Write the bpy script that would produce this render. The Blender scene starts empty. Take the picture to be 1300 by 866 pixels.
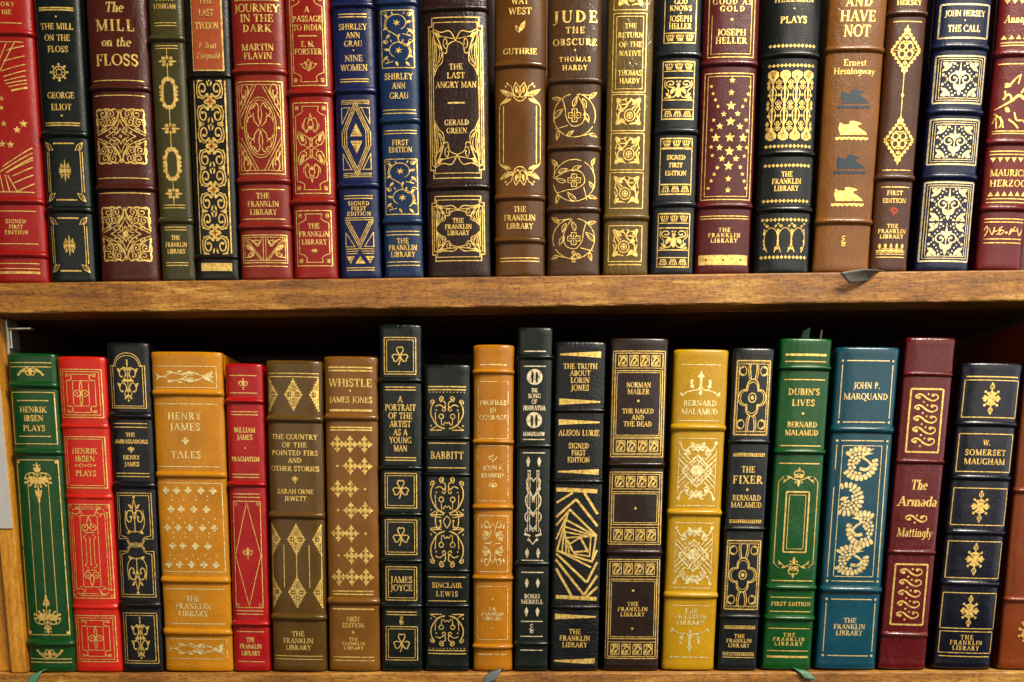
import bpy, bmesh, math, random
from mathutils import Vector, Matrix, noise
random.seed(7)
sc = bpy.context.scene
COL = sc.collection

# ------------------------------------------------------------------ camera
# 1300x866 picture, focal length 1250 px, 0.65 m in front of the row of spines
FPX, DIST = 1250.0, 0.65
PITCH, YAW, ROLL = math.radians(-9.6075), math.radians(1.4640), math.radians(0.3949)
PY = 860.0                            # the lens is shifted: its axis meets the picture at this height
CAM_Z = 0.1063
CAM = Vector((0.0, -DIST, CAM_Z))
ROT = (Matrix.Rotation(YAW, 3, 'Z') @ Matrix.Rotation(PITCH, 3, 'X') @ Matrix.Rotation(ROLL, 3, 'Y'))
cam_data = bpy.data.cameras.new('camera')
cam_data.lens = 36.0 * FPX / 1300.0
cam_data.sensor_width = 36.0
cam_data.shift_y = (PY - 433.0) / 1300.0
cam_data.clip_start = 0.02
cam_data.clip_end = 50.0
cam = bpy.data.objects.new('camera', cam_data)
COL.objects.link(cam)
r_, f_, u_ = ROT @ Vector((1, 0, 0)), ROT @ Vector((0, 1, 0)), ROT @ Vector((0, 0, 1))
cam.matrix_world = Matrix(((r_.x, u_.x, -f_.x, CAM.x), (r_.y, u_.y, -f_.y, CAM.y),
                           (r_.z, u_.z, -f_.z, CAM.z), (0, 0, 0, 1)))
sc.camera = cam

# ------------------------------------------------------------------ light
world = bpy.data.worlds.new('World')
sc.world = world
world.use_nodes = True
bg = world.node_tree.nodes['Background']
bg.inputs['Color'].default_value = (1.0, 0.93, 0.84, 1)
bg.inputs['Strength'].default_value = 0.085

def area(name, loc, target, sx, sy, power, color):
    d = bpy.data.lights.new(name, 'AREA')
    d.shape = 'RECTANGLE'
    d.size, d.size_y, d.energy, d.color = sx, sy, power, color
    o = bpy.data.objects.new(name, d)
    o.location = loc
    o.rotation_euler = (Vector(target) - Vector(loc)).to_track_quat('-Z', 'Y').to_euler()
    COL.objects.link(o)
    return o
area('window_light', (1.05, -1.85, 0.80), (0.05, 0, 0.22), 1.6, 1.4, 14, (1.0, 0.93, 0.80))
area('left_fill_light', (-0.75, -1.9, 0.42), (-0.05, 0, 0.15), 1.5, 0.95, 4.2, (1.0, 0.90, 0.74))  # added fill with no real source, brightens gilt on the lower left spines
area('side_window_light', (1.75, -0.75, 0.45), (0.1, 0, 0.25), 0.9, 1.1, 6.5, (0.95, 0.97, 1.0))
area('ceiling_light', (0.70, -1.0, 1.55), (0.03, 0, 0.2), 0.55, 0.45, 68, (1.0, 0.92, 0.77))

sc.view_settings.view_transform = 'Standard'
sc.view_settings.look = 'None'
sc.view_settings.exposure = 0.0
sc.view_settings.gamma = 1.0
sc.view_settings.use_curve_mapping = False

# ------------------------------------------------------------------ helpers
def at(px, py, Y=0.0):
    """picture position -> the point on the upright plane at depth Y"""
    d = ROT @ Vector(((px - 650.0) / FPX, 1.0, (PY - py) / FPX))
    t = (Y + DIST) / d.y
    return CAM + d * t

def lin(h):
    h = h.lstrip('#')
    out = []
    for i in (0, 2, 4):
        c = int(h[i:i + 2], 16) / 255.0
        out.append(c / 12.92 if c <= 0.04045 else ((c + 0.055) / 1.055) ** 2.4)
    return tuple(out) + (1.0,)

def empty(name, loc, label=None, cat=None, group=None):
    o = bpy.data.objects.new(name, None)
    o.empty_display_size = 0.02
    o.location = loc
    COL.objects.link(o)
    if label: o['label'] = label
    if cat: o['category'] = cat
    if group: o['group'] = group
    return o

def link(name, bm, mats, parent=None, smooth=False):
    me = bpy.data.meshes.new(name)
    bm.to_mesh(me)
    bm.free()
    for m in (mats if isinstance(mats, (list, tuple)) else [mats]):
        me.materials.append(m)
    if smooth:
        me.polygons.foreach_set('use_smooth', [True] * len(me.polygons))
    o = bpy.data.objects.new(name, me)
    COL.objects.link(o)
    if parent is not None:
        o.parent = parent
    return o

def box_bm(x0, x1, y0, y1, z0, z1, bevel=0.0, seg=2, bm=None):
    b = bm or bmesh.new()
    g = bmesh.ops.create_cube(b, size=1.0)
    bmesh.ops.scale(b, vec=(x1 - x0, y1 - y0, z1 - z0), verts=g['verts'])
    bmesh.ops.translate(b, vec=((x0 + x1) / 2, (y0 + y1) / 2, (z0 + z1) / 2), verts=g['verts'])
    if bevel:
        es = list({e for v in g['verts'] for e in v.link_edges})
        bmesh.ops.bevel(b, geom=es, offset=bevel, segments=seg, profile=0.5, affect='EDGES')
    return b

# ------------------------------------------------------------------ materials
class NT:
    def __init__(self, name):
        self.m = bpy.data.materials.new(name)
        self.m.use_nodes = True
        self.t = self.m.node_tree
        self.b = self.t.nodes['Principled BSDF']
        self.out = self.t.nodes['Material Output']
    def n(self, kind, **kw):
        nd = self.t.nodes.new(kind)
        for k, v in kw.items():
            if k in nd.inputs: nd.inputs[k].default_value = v
            else: setattr(nd, k, v)
        return nd
    def l(self, a, b): self.t.links.new(a, b)
    def math(self, op, a, b=None):
        nd = self.n('ShaderNodeMath', operation=op)
        for i, v in enumerate((a, b)):
            if v is None: continue
            if hasattr(v, 'links'): self.l(v, nd.inputs[i])
            else: nd.inputs[i].default_value = v
        return nd.outputs[0]
    def ramp(self, fac, stops):
        r = self.n('ShaderNodeValToRGB')
        el = r.color_ramp.elements
        while len(el) < len(stops): el.new(0.5)
        for e, (p, c) in zip(el, stops):
            e.position = p
            e.color = c if len(c) == 4 else tuple(c) + (1,)
        self.l(fac, r.inputs['Fac'])
        return r.outputs['Color']
    def mix(self, fac, a, b, mode='MIX'):
        nd = self.n('ShaderNodeMix', data_type='RGBA', blend_type=mode)
        for i, v in ((0, fac), (6, a), (7, b)):
            if hasattr(v, 'links'): self.l(v, nd.inputs[i])
            else: nd.inputs[i].default_value = v
        return nd.outputs[2]

def coords(nt, offset):
    tc = nt.n('ShaderNodeTexCoord')
    mp = nt.n('ShaderNodeMapping')
    mp.inputs['Location'].default_value = offset
    nt.l(tc.outputs['Object'], mp.inputs['Vector'])
    return mp.outputs['Vector']

def leather(hexcol, rough=0.42, grain=0.5, crease=0.35, mottle=0.5, coarse=1.0, name='leather', sat=1.0):
    nt = NT(name)
    v = coords(nt, (random.uniform(-5, 5), random.uniform(-5, 5), random.uniform(-5, 5)))
    c = tuple(1.02 * x ** 1.36 for x in lin(hexcol)[:3]) + (1,)
    dark = tuple(x * 0.55 for x in c[:3]) + (1,)
    lite = tuple(min(1, x * 1.22 + 0.002) for x in c[:3]) + (1,)
    n1 = nt.n('ShaderNodeTexNoise', Scale=38.0, Detail=6.0, Roughness=0.62)
    nt.l(v, n1.inputs['Vector'])
    fac = nt.ramp(n1.outputs['Fac'], [(0.30, (0, 0, 0)), (0.72, (1, 1, 1))])
    base = nt.mix(mottle, c, nt.mix(fac, dark, lite))
    # small scuffs and pores
    n2 = nt.n('ShaderNodeTexNoise', Scale=900.0, Detail=3.0, Roughness=0.6)
    nt.l(v, n2.inputs['Vector'])
    pore = nt.ramp(n2.outputs['Fac'], [(0.30, (0.62, 0.62, 0.62)), (0.55, (1.05, 1.05, 1.05))])
    base = nt.mix(0.55, base, nt.mix(1.0, base, pore, 'MULTIPLY'))
    nt.l(base, nt.b.inputs['Base Color'])
    # grain: pebbles + creases + long swells
    vo = nt.n('ShaderNodeTexVoronoi', Scale=1150.0 / coarse, feature='F1')
    nt.l(v, vo.inputs['Vector'])
    wv = nt.n('ShaderNodeTexNoise', Scale=120.0, Detail=4.0, Roughness=0.6, Distortion=1.4)
    mp2 = nt.n('ShaderNodeMapping')
    mp2.inputs['Scale'].default_value = (1.0, 1.0, 0.42)
    mp2.inputs['Rotation'].default_value = (0, random.uniform(-0.7, 0.7), 0)
    nt.l(v, mp2.inputs['Vector'])
    nt.l(mp2.outputs['Vector'], wv.inputs['Vector'])
    cr = nt.math('ABSOLUTE', nt.math('SUBTRACT', wv.outputs['Fac'], 0.5))
    crv = nt.math('MINIMUM', nt.math('MULTIPLY', cr, 9.0), 1.0)
    sw = nt.n('ShaderNodeTexNoise', Scale=70.0, Detail=2.0)
    nt.l(v, sw.inputs['Vector'])
    h = nt.math('ADD', nt.math('MULTIPLY', vo.outputs['Distance'], -0.9 * grain),
                nt.math('MULTIPLY', crv, 0.55 * crease))
    h = nt.math('ADD', h, nt.math('MULTIPLY', n2.outputs['Fac'], 0.5 * grain))
    h = nt.math('ADD', h, nt.math('MULTIPLY', sw.outputs['Fac'], 1.6))
    bp = nt.n('ShaderNodeBump', Strength=0.5, Distance=0.00034)
    nt.l(h, bp.inputs['Height'])
    nt.l(bp.outputs['Normal'], nt.b.inputs['Normal'])
    ro = nt.math('ADD', nt.math('MULTIPLY', n1.outputs['Fac'], 0.22), rough - 0.21)
    nt.l(ro, nt.b.inputs['Roughness'])
    nt.b.inputs['Specular IOR Level'].default_value = 0.34
    nt.b.inputs['Coat Weight'].default_value = 0.25
    nt.b.inputs['Coat Roughness'].default_value = 0.28
    bc = nt.n('ShaderNodeBump', Strength=0.22, Distance=0.0003)
    nt.l(h, bc.inputs['Height'])
    nt.l(bc.outputs['Normal'], nt.b.inputs['Coat Normal'])
    return nt.m

def gold(name='gilt_foil', wear=0.0, tint=(0.95, 0.63, 0.17, 1), rough=0.36):
    nt = NT(name)
    v = coords(nt, (random.uniform(-3, 3), 0, random.uniform(-3, 3)))
    n1 = nt.n('ShaderNodeTexNoise', Scale=420.0, Detail=4.0, Roughness=0.65)
    nt.l(v, n1.inputs['Vector'])
    dk = (tint[0] * 0.62, tint[1] * 0.55, tint[2] * 0.48, 1)
    lt = (min(1, tint[0] * 1.12), min(1, tint[1] * 1.2), min(1, tint[2] * 1.45), 1)
    f = nt.ramp(n1.outputs['Fac'], [(0.38, dk), (0.52, tint), (0.68, lt)])
    nt.l(f, nt.b.inputs['Base Color'])
    nt.b.inputs['Metallic'].default_value = 0.72
    nt.l(nt.math('ADD', nt.math('MULTIPLY', n1.outputs['Fac'], 0.3), rough - 0.15), nt.b.inputs['Roughness'])
    n2 = nt.n('ShaderNodeTexNoise', Scale=900.0, Detail=2.0)
    nt.l(v, n2.inputs['Vector'])
    bp = nt.n('ShaderNodeBump', Strength=0.35, Distance=0.00025)
    nt.l(n2.outputs['Fac'], bp.inputs['Height'])
    nt.l(bp.outputs['Normal'], nt.b.inputs['Normal'])
    # rubbed places where the leather shows through
    n3 = nt.n('ShaderNodeTexNoise', Scale=260.0, Detail=5.0, Roughness=0.75)
    nt.l(v, n3.inputs['Vector'])
    a = 0.30 + wear * 0.16
    hole = nt.ramp(n3.outputs['Fac'], [(a, (0, 0, 0)), (a + 0.07, (1, 1, 1))])
    tr = nt.n('ShaderNodeBsdfTransparent')
    ms = nt.n('ShaderNodeMixShader')
    nt.l(hole, ms.inputs[0])
    nt.l(tr.outputs[0], ms.inputs[1])
    nt.l(nt.b.outputs[0], ms.inputs[2])
    nt.l(ms.outputs[0], nt.out.inputs['Surface'])
    return nt.m

def plain(name, hexcol, rough=0.5, metal=0.0, bump=0.2, scale=600.0, var=0.25):
    nt = NT(name)
    v = coords(nt, (0.3, 0.1, 0.7))
    c = lin(hexcol)
    n1 = nt.n('ShaderNodeTexNoise', Scale=scale, Detail=5.0, Roughness=0.6)
    nt.l(v, n1.inputs['Vector'])
    nt.l(nt.ramp(n1.outputs['Fac'], [(0.3, tuple(x * (1 - var) for x in c[:3])), (0.7, tuple(min(1, x * (1 + var)) for x in c[:3]))]),
         nt.b.inputs['Base Color'])
    nt.b.inputs['Roughness'].default_value = rough
    nt.b.inputs['Metallic'].default_value = metal
    bp = nt.n('ShaderNodeBump', Strength=bump, Distance=0.0003)
    nt.l(n1.outputs['Fac'], bp.inputs['Height'])
    nt.l(bp.outputs['Normal'], nt.b.inputs['Normal'])
    return nt.m

def wood(name, c_dark, c_mid, c_lite, rough=0.45, axis='X', speck=0.5):
    nt = NT(name)
    v = coords(nt, (random.uniform(-2, 2),) * 3)
    mp = nt.n('ShaderNodeMapping')
    mp.inputs['Scale'].default_value = (0.07, 1, 1) if axis == 'X' else (1, 1, 0.07)
    nt.l(v, mp.inputs['Vector'])
    n1 = nt.n('ShaderNodeTexNoise', Scale=160.0, Detail=7.0, Roughness=0.62, Distortion=0.8)
    nt.l(mp.outputs['Vector'], n1.inputs['Vector'])
    n0 = nt.n('ShaderNodeTexNoise', Scale=14.0, Detail=3.0)
    nt.l(v, n0.inputs['Vector'])
    f = nt.math('ADD', nt.math('MULTIPLY', n1.outputs['Fac'], 0.62), nt.math('MULTIPLY', n0.outputs['Fac'], 0.42))
    col = nt.ramp(f, [(0.36, lin(c_dark)), (0.52, lin(c_mid)), (0.68, lin(c_lite))])
    # open pores and scratches along the grain
    mp2 = nt.n('ShaderNodeMapping')
    mp2.inputs['Scale'].default_value = (0.16, 1, 1) if axis == 'X' else (1, 1, 0.16)
    nt.l(v, mp2.inputs['Vector'])
    n2 = nt.n('ShaderNodeTexNoise', Scale=900.0, Detail=3.0, Roughness=0.7)
    nt.l(mp2.outputs['Vector'], n2.inputs['Vector'])
    pore = nt.ramp(n2.outputs['Fac'], [(0.36, (0.45, 0.4, 0.36)), (0.5, (1, 1, 1)), (0.72, (1.25, 1.25, 1.2))])
    col = nt.mix(speck, col, nt.mix(1.0, col, pore, 'MULTIPLY'))
    n4 = nt.n('ShaderNodeTexNoise', Scale=430.0, Detail=4.0, Roughness=0.7)
    nt.l(v, n4.inputs['Vector'])
    dirt = nt.ramp(n4.outputs['Fac'], [(0.34, (0.5, 0.45, 0.4)), (0.46, (1, 1, 1)), (0.68, (1.3, 1.28, 1.2))])
    col = nt.mix(speck * 0.9, col, nt.mix(1.0, col, dirt, 'MULTIPLY'))
    nt.l(col, nt.b.inputs['Base Color'])
    nt.b.inputs['Roughness'].default_value = rough
    bp = nt.n('ShaderNodeBump', Strength=0.35, Distance=0.0006)
    nt.l(nt.math('ADD', n2.outputs['Fac'], nt.math('MULTIPLY', n4.outputs['Fac'], 0.7)), bp.inputs['Height'])
    nt.l(bp.outputs['Normal'], nt.b.inputs['Normal'])
    return nt.m

def pages_mat():
    nt = NT('page_edges')
    v = coords(nt, (0, 0, 0))
    mp = nt.n('ShaderNodeMapping')
    mp.inputs['Scale'].default_value = (1, 0.02, 0.02)
    nt.l(v, mp.inputs['Vector'])
    n1 = nt.n('ShaderNodeTexNoise', Scale=2600.0, Detail=2.0)
    nt.l(mp.outputs['Vector'], n1.inputs['Vector'])
    nt.l(nt.ramp(n1.outputs['Fac'], [(0.35, lin('#5d4c2a')), (0.65, lin('#b79f68'))]), nt.b.inputs['Base Color'])
    nt.b.inputs['Roughness'].default_value = 0.6
    return nt.m

M_PAGES = pages_mat()
M_SHELF = wood('shelf_wood', '#5c340e', '#93601c', '#c09446', rough=0.55, speck=0.85)
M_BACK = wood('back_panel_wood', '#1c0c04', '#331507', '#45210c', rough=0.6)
M_STILE = wood('upright_wood', '#84500f', '#b3761a', '#c99030', axis='Z', speck=0.5)

# ------------------------------------------------------------------ bookcase
Z_LOW, Z_MID = 0.0, 0.2502            # tops of the two shelves
Z_MID_BOT = 0.2320
SHELF_F = -0.0042                     # front edges stand a little proud of the spines
case = empty('bookcase', (0, 0.09, 0), 'brown wooden bookcase with worn shelf edges and a dark recess behind the books', 'bookcase')
def case_part(name, bm, m, parent=case, smooth=False):
    o = link(name, bm, m, parent, smooth)
    root = parent
    if parent is case:
        o.matrix_parent_inverse = Matrix.Translation((0, -0.09, 0))
    return o
def worn_board(x0, x1, y0, y1, z0, z1, seed):
    """a board whose front edges are slightly uneven and knocked"""
    bm = bmesh.new()
    n = 260
    r = 0.0011
    prof = [(y1, z0), (y1, z1), (y0 + r, z1), (y0 + r * .3, z1 - r * .3), (y0, z1 - r), (y0, (z0 + z1) / 2),
            (y0, z0 + r), (y0 + r * .3, z0 + r * .3), (y0 + r, z0)]
    rings = []
    for i in range(n + 1):
        x = x0 + (x1 - x0) * i / n
        ring = []
        for k, (y, z) in enumerate(prof):
            a = noise.noise(Vector((x * 90, k * 3.1, seed)))
            b_ = noise.noise(Vector((x * 330, k * 1.7, seed + 9)))
            w = 0.0 if k < 2 else (0.00025 if k in (2, 8, 5) else 0.00035)
            chip = max(0.0, b_ - 0.42) * 0.003 if k in (3, 4, 6, 7) else 0
            ring.append(bm.verts.new((x, y + a * w + chip, z + (a * w * .6 if k not in (0, 1, 2) else 0))))
        rings.append(ring)
    for i in range(n):
        for k in range(len(prof)):
            k2 = (k + 1) % len(prof)
            bm.faces.new((rings[i][k], rings[i][k2], rings[i + 1][k2], rings[i + 1][k]))
    bm.faces.new(rings[0]); bm.faces.new(rings[-1][::-1])
    bmesh.ops.recalc_face_normals(bm, faces=bm.faces)
    return bm
M_SHELF_SHADED = wood('shelf_wood_shaded', '#32170a', '#52290f', '#6a3a16', rough=0.6)  # shelf wood darkened: the shade under the shelf is put into its colour
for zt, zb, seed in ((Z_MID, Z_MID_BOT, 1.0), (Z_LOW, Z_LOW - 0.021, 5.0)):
    board = case_part('shelf', box_bm(-0.56, 0.60, 0.0202, 0.186, zb + 0.0008, zt - 0.0003), M_SHELF_SHADED)
    edge = link('shelf_edge', worn_board(-0.56, 0.60, SHELF_F, 0.0200, zb, zt, seed), M_SHELF, board)
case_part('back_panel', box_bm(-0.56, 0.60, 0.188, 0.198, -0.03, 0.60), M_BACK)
xs_r = at(17, 671, -0.001).x           # right edge of the left upright's front
xs_l = xs_r - 0.0105
case_part('upright_panel', box_bm(xs_l, xs_r, -0.001, 0.0235, Z_LOW + 0.0004, Z_MID_BOT - 0.0006, 0.0008), M_STILE)
case_part('inner_panel', box_bm(xs_l + 0.001, xs_r - 0.0006, 0.0238, 0.186, Z_LOW + 0.0004, Z_MID_BOT - 0.0006, 0.0006), M_BACK)  # rear of the upright in dark wood, recess shade put into the colour
case_part('side_panel', box_bm(xs_l - 0.06, xs_l - 0.0006, 0.006, 0.186, Z_LOW + 0.0004, Z_MID_BOT - 0.0006, 0.0008), M_STILE)
M_METAL = plain('bracket_metal', '#d8d4c6', 0.3, 0.9, 0.1)
px0 = xs_r + 0.0004
z_t, z_b = Z_MID_BOT - 0.001, Z_LOW + 0.02
st = case_part('support_strip', box_bm(px0, px0 + 0.0016, 0.010, 0.024, z_b, z_t, 0.0003), M_METAL)
bmc = box_bm(px0 + 0.0018, px0 + 0.016, 0.012, 0.017, z_t - 0.0062, z_t - 0.0048, 0.0004)
box_bm(px0 + 0.0018, px0 + 0.0030, 0.012, 0.022, z_t - 0.018, z_t - 0.0064, 0.0004, bm=bmc)
link('shelf_clip', bmc, M_METAL, st)
# pale card on the front of the upright
zc0, zc1 = at(10, 671, -0.0022).z, Z_MID_BOT - 0.004
cb = bmesh.new()
box_bm(xs_l - 0.03, xs_r - 0.0002, -0.0019, -0.0012, zc0, zc1, 0.0001, 1, bm=cb)
card = link('paper_card', cb, plain('card_paper', '#a7a39e', 0.7, 0, 0.1, 300, 0.05))
card['label'] = 'pale grey card fixed to the left wooden upright below the middle shelf'
card['category'] = 'card'
# ------------------------------------------------------------------ tooling in gilt: 2-D strokes laid on a curved spine
def sgn(x): return (x > 0) - (x < 0)

def catmull(pts, closed=False, n=6):
    P = [Vector(p) for p in pts]
    m = len(P)
    out = []
    rng = m if closed else m - 1
    for i in range(rng):
        if closed: a, b, c, d = P[i - 1], P[i], P[(i + 1) % m], P[(i + 2) % m]
        else: a, b, c, d = P[max(i - 1, 0)], P[i], P[i + 1], P[min(i + 2, m - 1)]
        for k in range(n):
            t = k / n
            out.append(tuple(0.5 * ((2 * b) + (c - a) * t + (2 * a - 5 * b + 4 * c - d) * t * t + (3 * b - a - 3 * c + d) * t ** 3)))
    if not closed: out.append(tuple(P[-1]))
    return out

class Pen:
    """collects strokes (width in picture units) and filled shapes; sub() opens a local frame, mx/my/m4 mirror it"""
    def __init__(s, T=(1, 0, 0, 1, 0, 0), store=None, alt=0):
        s.T, s.store, s.alt = T, ([] if store is None else store), alt
    def pt(s, x, y):
        a, b, c, d, e, f = s.T
        return (a * x + c * y + e, b * x + d * y + f)
    def sub(s, cx=0, cy=0, sx=1, sy=None, rot=0):
        sy = sx if sy is None else sy
        a, b, c, d, e, f = s.T
        co, si = math.cos(math.radians(rot)), math.sin(math.radians(rot))
        p, q, r, t = co * sx, si * sx, -si * sy, co * sy
        e2, f2 = s.pt(cx, cy)
        return Pen((a * p + c * q, b * p + d * q, a * r + c * t, b * r + d * t, e2, f2), s.store, s.alt)
    def inlay(s, k=1): return Pen(s.T, s.store, k)
    def mx(s): return (s, s.sub(0, 0, -1, 1))
    def my(s): return (s, s.sub(0, 0, 1, -1))
    def m4(s): return (s, s.sub(0, 0, -1, 1), s.sub(0, 0, 1, -1), s.sub(0, 0, -1, -1))
    def fill(s, pts): s.store.append(('f', [s.pt(*p) for p in pts], s.alt))
    def line(s, pts, w=1.1, closed=False):
        w = [k * .80 for k in w] if isinstance(w, (list, tuple)) else w * .80
        s.raw([s.pt(*p) for p in pts], w, closed)
    def raw(s, P, w, closed=False):
        if closed: P = list(P) + [P[0]]
        ws = list(w) if isinstance(w, (list, tuple)) else [w, w]
        # subdivide long steps so that they follow the curve of the spine
        Q = [P[0]]; acc = [0.0]
        for a, b in zip(P, P[1:]):
            L = math.hypot(b[0] - a[0], b[1] - a[1])
            if L < 1e-6: continue
            k = max(1, int(abs(b[0] - a[0]) / 2.6))
            for i in range(1, k + 1):
                Q.append((a[0] + (b[0] - a[0]) * i / k, a[1] + (b[1] - a[1]) * i / k))
                acc.append(acc[-1] + L / k)
        if len(Q) < 2: return
        tot = acc[-1]
        Lf, Rt = [], []
        m = len(Q)
        for i in range(m):
            if closed and i in (0, m - 1): p0, p1 = Q[-2], Q[1]
            else: p0, p1 = Q[max(i - 1, 0)], Q[min(i + 1, m - 1)]
            a = Vector((Q[i][0] - p0[0], Q[i][1] - p0[1])) if p0 != Q[i] else None
            b = Vector((p1[0] - Q[i][0], p1[1] - Q[i][1])) if p1 != Q[i] else None
            a = a.normalized() if a and a.length > 1e-9 else None
            b = b.normalized() if b and b.length > 1e-9 else None
            if a is None: a = b
            if b is None: b = a
            t = (a + b)
            if t.length < 0.3: t = a.copy()
            t.normalize()
            nx, ny = -t.y, t.x
            cosv = max(0.45, abs(t.dot(a)))
            f = acc[i] / tot * (len(ws) - 1)
            j = min(int(f), len(ws) - 2)
            wv = (ws[j] + (ws[j + 1] - ws[j]) * (f - j)) / 2 / cosv
            Lf.append((Q[i][0] + nx * wv, Q[i][1] + ny * wv))
            Rt.append((Q[i][0] - nx * wv, Q[i][1] - ny * wv))
        s.store.append(('s', Lf, Rt, s.alt))
    def cur(s, pts, w=1.1, closed=False, n=6): s.line(catmull(pts, closed, n), w, closed)
    def arc(s, cx, cy, r, a0, a1, w=1.1, ry=None, n=None):
        ry = r if ry is None else ry
        n = n or max(6, int(abs(a1 - a0) / 15))
        s.line([(cx + r * math.cos(math.radians(a0 + (a1 - a0) * i / n)), cy + ry * math.sin(math.radians(a0 + (a1 - a0) * i / n))) for i in range(n + 1)], w)
    def ring(s, cx, cy, r, w=1.1, ry=None):
        ry = r if ry is None else ry
        s.line([(cx + r * math.cos(i * math.pi / 12), cy + ry * math.sin(i * math.pi / 12)) for i in range(24)], w, True)
    def disc(s, cx, cy, r, ry=None, n=12):
        ry = r if ry is None else ry
        s.fill([(cx + r * math.cos(i * 2 * math.pi / n), cy + ry * math.sin(i * 2 * math.pi / n)) for i in range(n)])
    def dot(s, cx, cy, r):
        """round dot, radius in picture units"""
        x, y = s.pt(cx, cy)
        s.store.append(('f', [(x + r * math.cos(i * math.pi / 5), y + r * math.sin(i * math.pi / 5)) for i in range(10)], s.alt))
    def spiral(s, cx, cy, r0, r1, a0, a1, w=1.1, dot=0):
        n = max(10, int(abs(a1 - a0) / 18))
        s.line([(cx + (r0 + (r1 - r0) * i / n) * math.cos(math.radians(a0 + (a1 - a0) * i / n)),
                 cy + (r0 + (r1 - r0) * i / n) * math.sin(math.radians(a0 + (a1 - a0) * i / n))) for i in range(n + 1)], w)
        if dot: s.dot(cx + r1 * math.cos(math.radians(a1)), cy + r1 * math.sin(math.radians(a1)), dot)
    def leaf(s, x0, y0, x1, y1, fat=0.35, bend=0.0, line=0):
        dx, dy = x1 - x0, y1 - y0
        up, dn = [], []
        for i in range(9):
            t = i / 8
            b = bend * math.sin(math.pi * t)
            h = fat * .80 * math.sin(math.pi * t ** 0.8)
            up.append((x0 + dx * t - dy * (b + h), y0 + dy * t + dx * (b + h)))
            dn.append((x0 + dx * t - dy * (b - h), y0 + dy * t + dx * (b - h)))
        pts = up + dn[::-1][1:-1]
        if line: s.line(pts, line, True)
        else: s.fill(pts)
    def star(s, cx, cy, r, n=5, inner=0.42, rot=90):
        s.fill([(cx + (r if i % 2 == 0 else r * inner) * math.cos(math.radians(rot + i * 180 / n)),
                 cy + (r if i % 2 == 0 else r * inner) * math.sin(math.radians(rot + i * 180 / n))) for i in range(2 * n)])
    def dia(s, cx, cy, rx, ry=None):
        ry = rx if ry is None else ry
        s.fill([(cx + rx, cy), (cx, cy + ry), (cx - rx, cy), (cx, cy - ry)])
    def rect(s, x0, y0, x1, y1, w=1.1):
        s.line([(x0, y0), (x1, y0)], w); s.line([(x0, y1), (x1, y1)], w)
        s.line([(x0, y0), (x0, y1)], w); s.line([(x1, y0), (x1, y1)], w)
    def box(s, x0, y0, x1, y1): s.line([(x0, (y0 + y1) / 2), (x1, (y0 + y1) / 2)], abs(s.pt(0, y1)[1] - s.pt(0, y0)[1]) / .80)

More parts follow.
